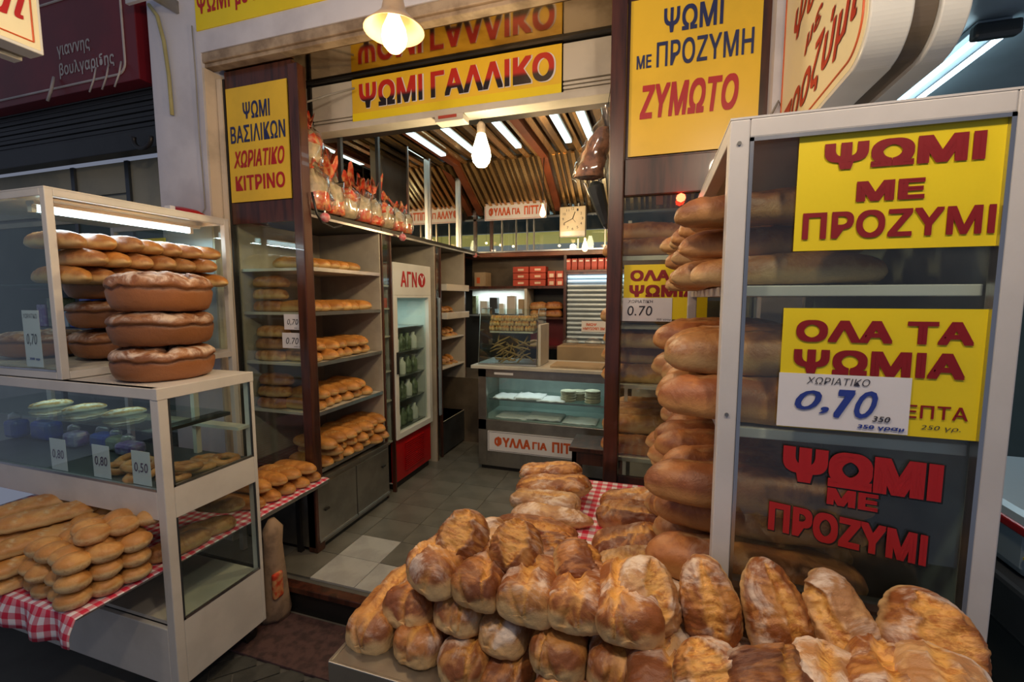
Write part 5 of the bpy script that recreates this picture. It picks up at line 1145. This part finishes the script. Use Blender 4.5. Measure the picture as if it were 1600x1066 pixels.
pb = thing('plastic_wrap_stack', 'plastic wrapped stack with a red stripe on the dark freezer', 'packet', (1.0, 1.4, 1.03))
bx('stack', 'canopy', pb, .72, 1.25, 1.12, 1.6, 1.031, 1.16, .02); bx('red_stripe', 'redgloss', pb, .715, 1.25, 1.115, 1.6, 1.12, 1.14, .004); bx('yellow_stripe', 'yellow', pb, .718, 1.0, 1.117, 1.13, 1.075, 1.08)

# ------------------------------------------------------------------ left neighbour
rsn = thing('shop_sign', 'dark red sign reading γιαννης βουλγαριδης with a white rounded border', 'sign', (-4.2, 2.1, 3.0))
bx('board', 'maroon', rsn, -5.6, -3.13, 2.10, 2.2, 2.97, 3.62, .004)
def rr(x0, x1, z0, z1, r, y, n=6):
    pts = []
    for cx_, cz_, a0_ in ((x1 - r, z1 - r, 0), (x0 + r, z1 - r, 90), (x0 + r, z0 + r, 180), (x1 - r, z0 + r, 270)):
        for k in range(n + 1): a = R(a0_ + 90 * k / n); pts.append((cx_ + r * math.cos(a), y, cz_ + r * math.sin(a)))
    return pts + [pts[0]]
MB().tube(rr(-5.55, -3.24, 3.02, 3.56, .07, 2.097), .007, 6).build('border', 'greypaper', rsn)
p0 = at(137, 72, 2.1); lettering('γιαννης', (at(115, 77, 2.1).x, 2.10, at(115, 77, 2.1).z), XP, ZP, .33, .085, 'greypaper', rsn, bold=.02)
lettering('βουλγαριδης', (at(135, 102, 2.1).x, 2.10, at(135, 102, 2.1).z), XP, ZP, .54, .10, 'greypaper', rsn, bold=.02)
struct(bx('wall_neighbour', 'greywall', None, -6, -3.05, 2.2, 2.4, 3.0, 5)).name = 'wall_neighbour_left'
nsh = thing('roller_shutter', 'dark slatted roller shutter below the red sign', 'shutter', (-4.2, 2.25, 2.6))
for k in range(9): bx('slat', 'darkshut', nsh, -5.8, -3.05, 2.20 + .006 * (k % 2), 2.26, 2.70 + k * .033, 2.70 + k * .033 + .028, .004)
bx('bottom_bar', 'darkshut', nsh, -5.8, -3.05, 2.17, 2.27, 2.58, 2.70, .006)
for k, px in enumerate((85, 152, 172, 192)):
    a = at(px, 130, 2.08); o = MB().tube([(a.x, 2.08, 3.08), (a.x + .02, 2.05, 2.99), (a.x - .03, 2.05, 2.92)], .005 if k else .009, 7).build('hook', 'greypaper', smooth=True); tag(o, 'pale hook hanging at the lower edge of the red sign, %s from the left' % ORD[k + 1], 'hook', 'hooks at the red sign')
o = MB().tube([(at(217, 215, 2.1).x + .08 * math.cos(a), 2.12, at(217, 215, 2.1).z + .06 * math.sin(a)) for a in np.linspace(2.8, 6.4, 14)], .014, 8).build('rubber_hose', 'black', smooth=True); tag(o, 'loop of black hose beside the white pier under the dark shutter', 'hose')
nw = struct(thing('window_2', 'x', 'x', (-4.2, 2.4, 1))); del nw['label']; del nw['category']
for k, (x0, x1, z0, z1, m) in enumerate(((-5.8, -4.35, 2.25, 2.6, 'pane_y'), (-4.32, -3.75, 2.38, 2.6, 'pane_y'), (-4.32, -3.75, 2.22, 2.36, 'pane_y'), (-3.71, -3.05, 2.22, 2.6, 'pane_y'), (-5.8, -3.75, .9, 2.18, 'teal'), (-3.71, -3.05, .9, 2.18, 'teal'))): bx('pane', m, nw, x0, x1, 2.37 + .008 * (k % 2), 2.392, z0, z1)
for x in (-4.35, -3.745): bx('mullion', 'darksteel', nw, x, x + .04, 2.36, 2.42, 1.0, 2.6)
bx('rail', 'pane_y', nw, -5.8, -3.05, 2.36, 2.42, 2.18, 2.22); struct(bx('wall_neighbour_low', 'greywall', None, -6, -3.05, 2.4, 2.5, -.15, 2.6)).name = 'wall_neighbour_low'
# dim shelf of goods behind the left cases
gsf = thing('goods_shelf', 'dim metal shelf of coloured packets seen through the left cases', 'shelf', (-3.8, 2.2, -.15))
for z in (.60, 1.0, 1.38, 1.68): bx('shelf', 'darksteel', gsf, -4.6, -3.1, 2.12, 2.34, z - .02, z)
for x in (-4.6, -3.12): bx('post', 'darksteel', gsf, x, x + .025, 2.30, 2.33, -.15, 1.9)
for s, z in enumerate((1.001, 1.381, 1.0)):
    if s == 2: break
    for k in range(11):
        x = -4.5 + k * .125
        tag(bx('goods_packet', ('bluepack', 'violet', 'canopy', 'bluepack', 'jar')[(k * 3 + s) % 5], None, x, x + .10, 2.15, 2.28, z, z + .12 + .05 * ((k * 7 + s) % 3), .008), 'coloured packet on the dim rack behind the left cases, %s board, %s along' % (('lower', 'upper')[s], ORD[k + 1]), 'packet', 'packets on the dim goods shelf')
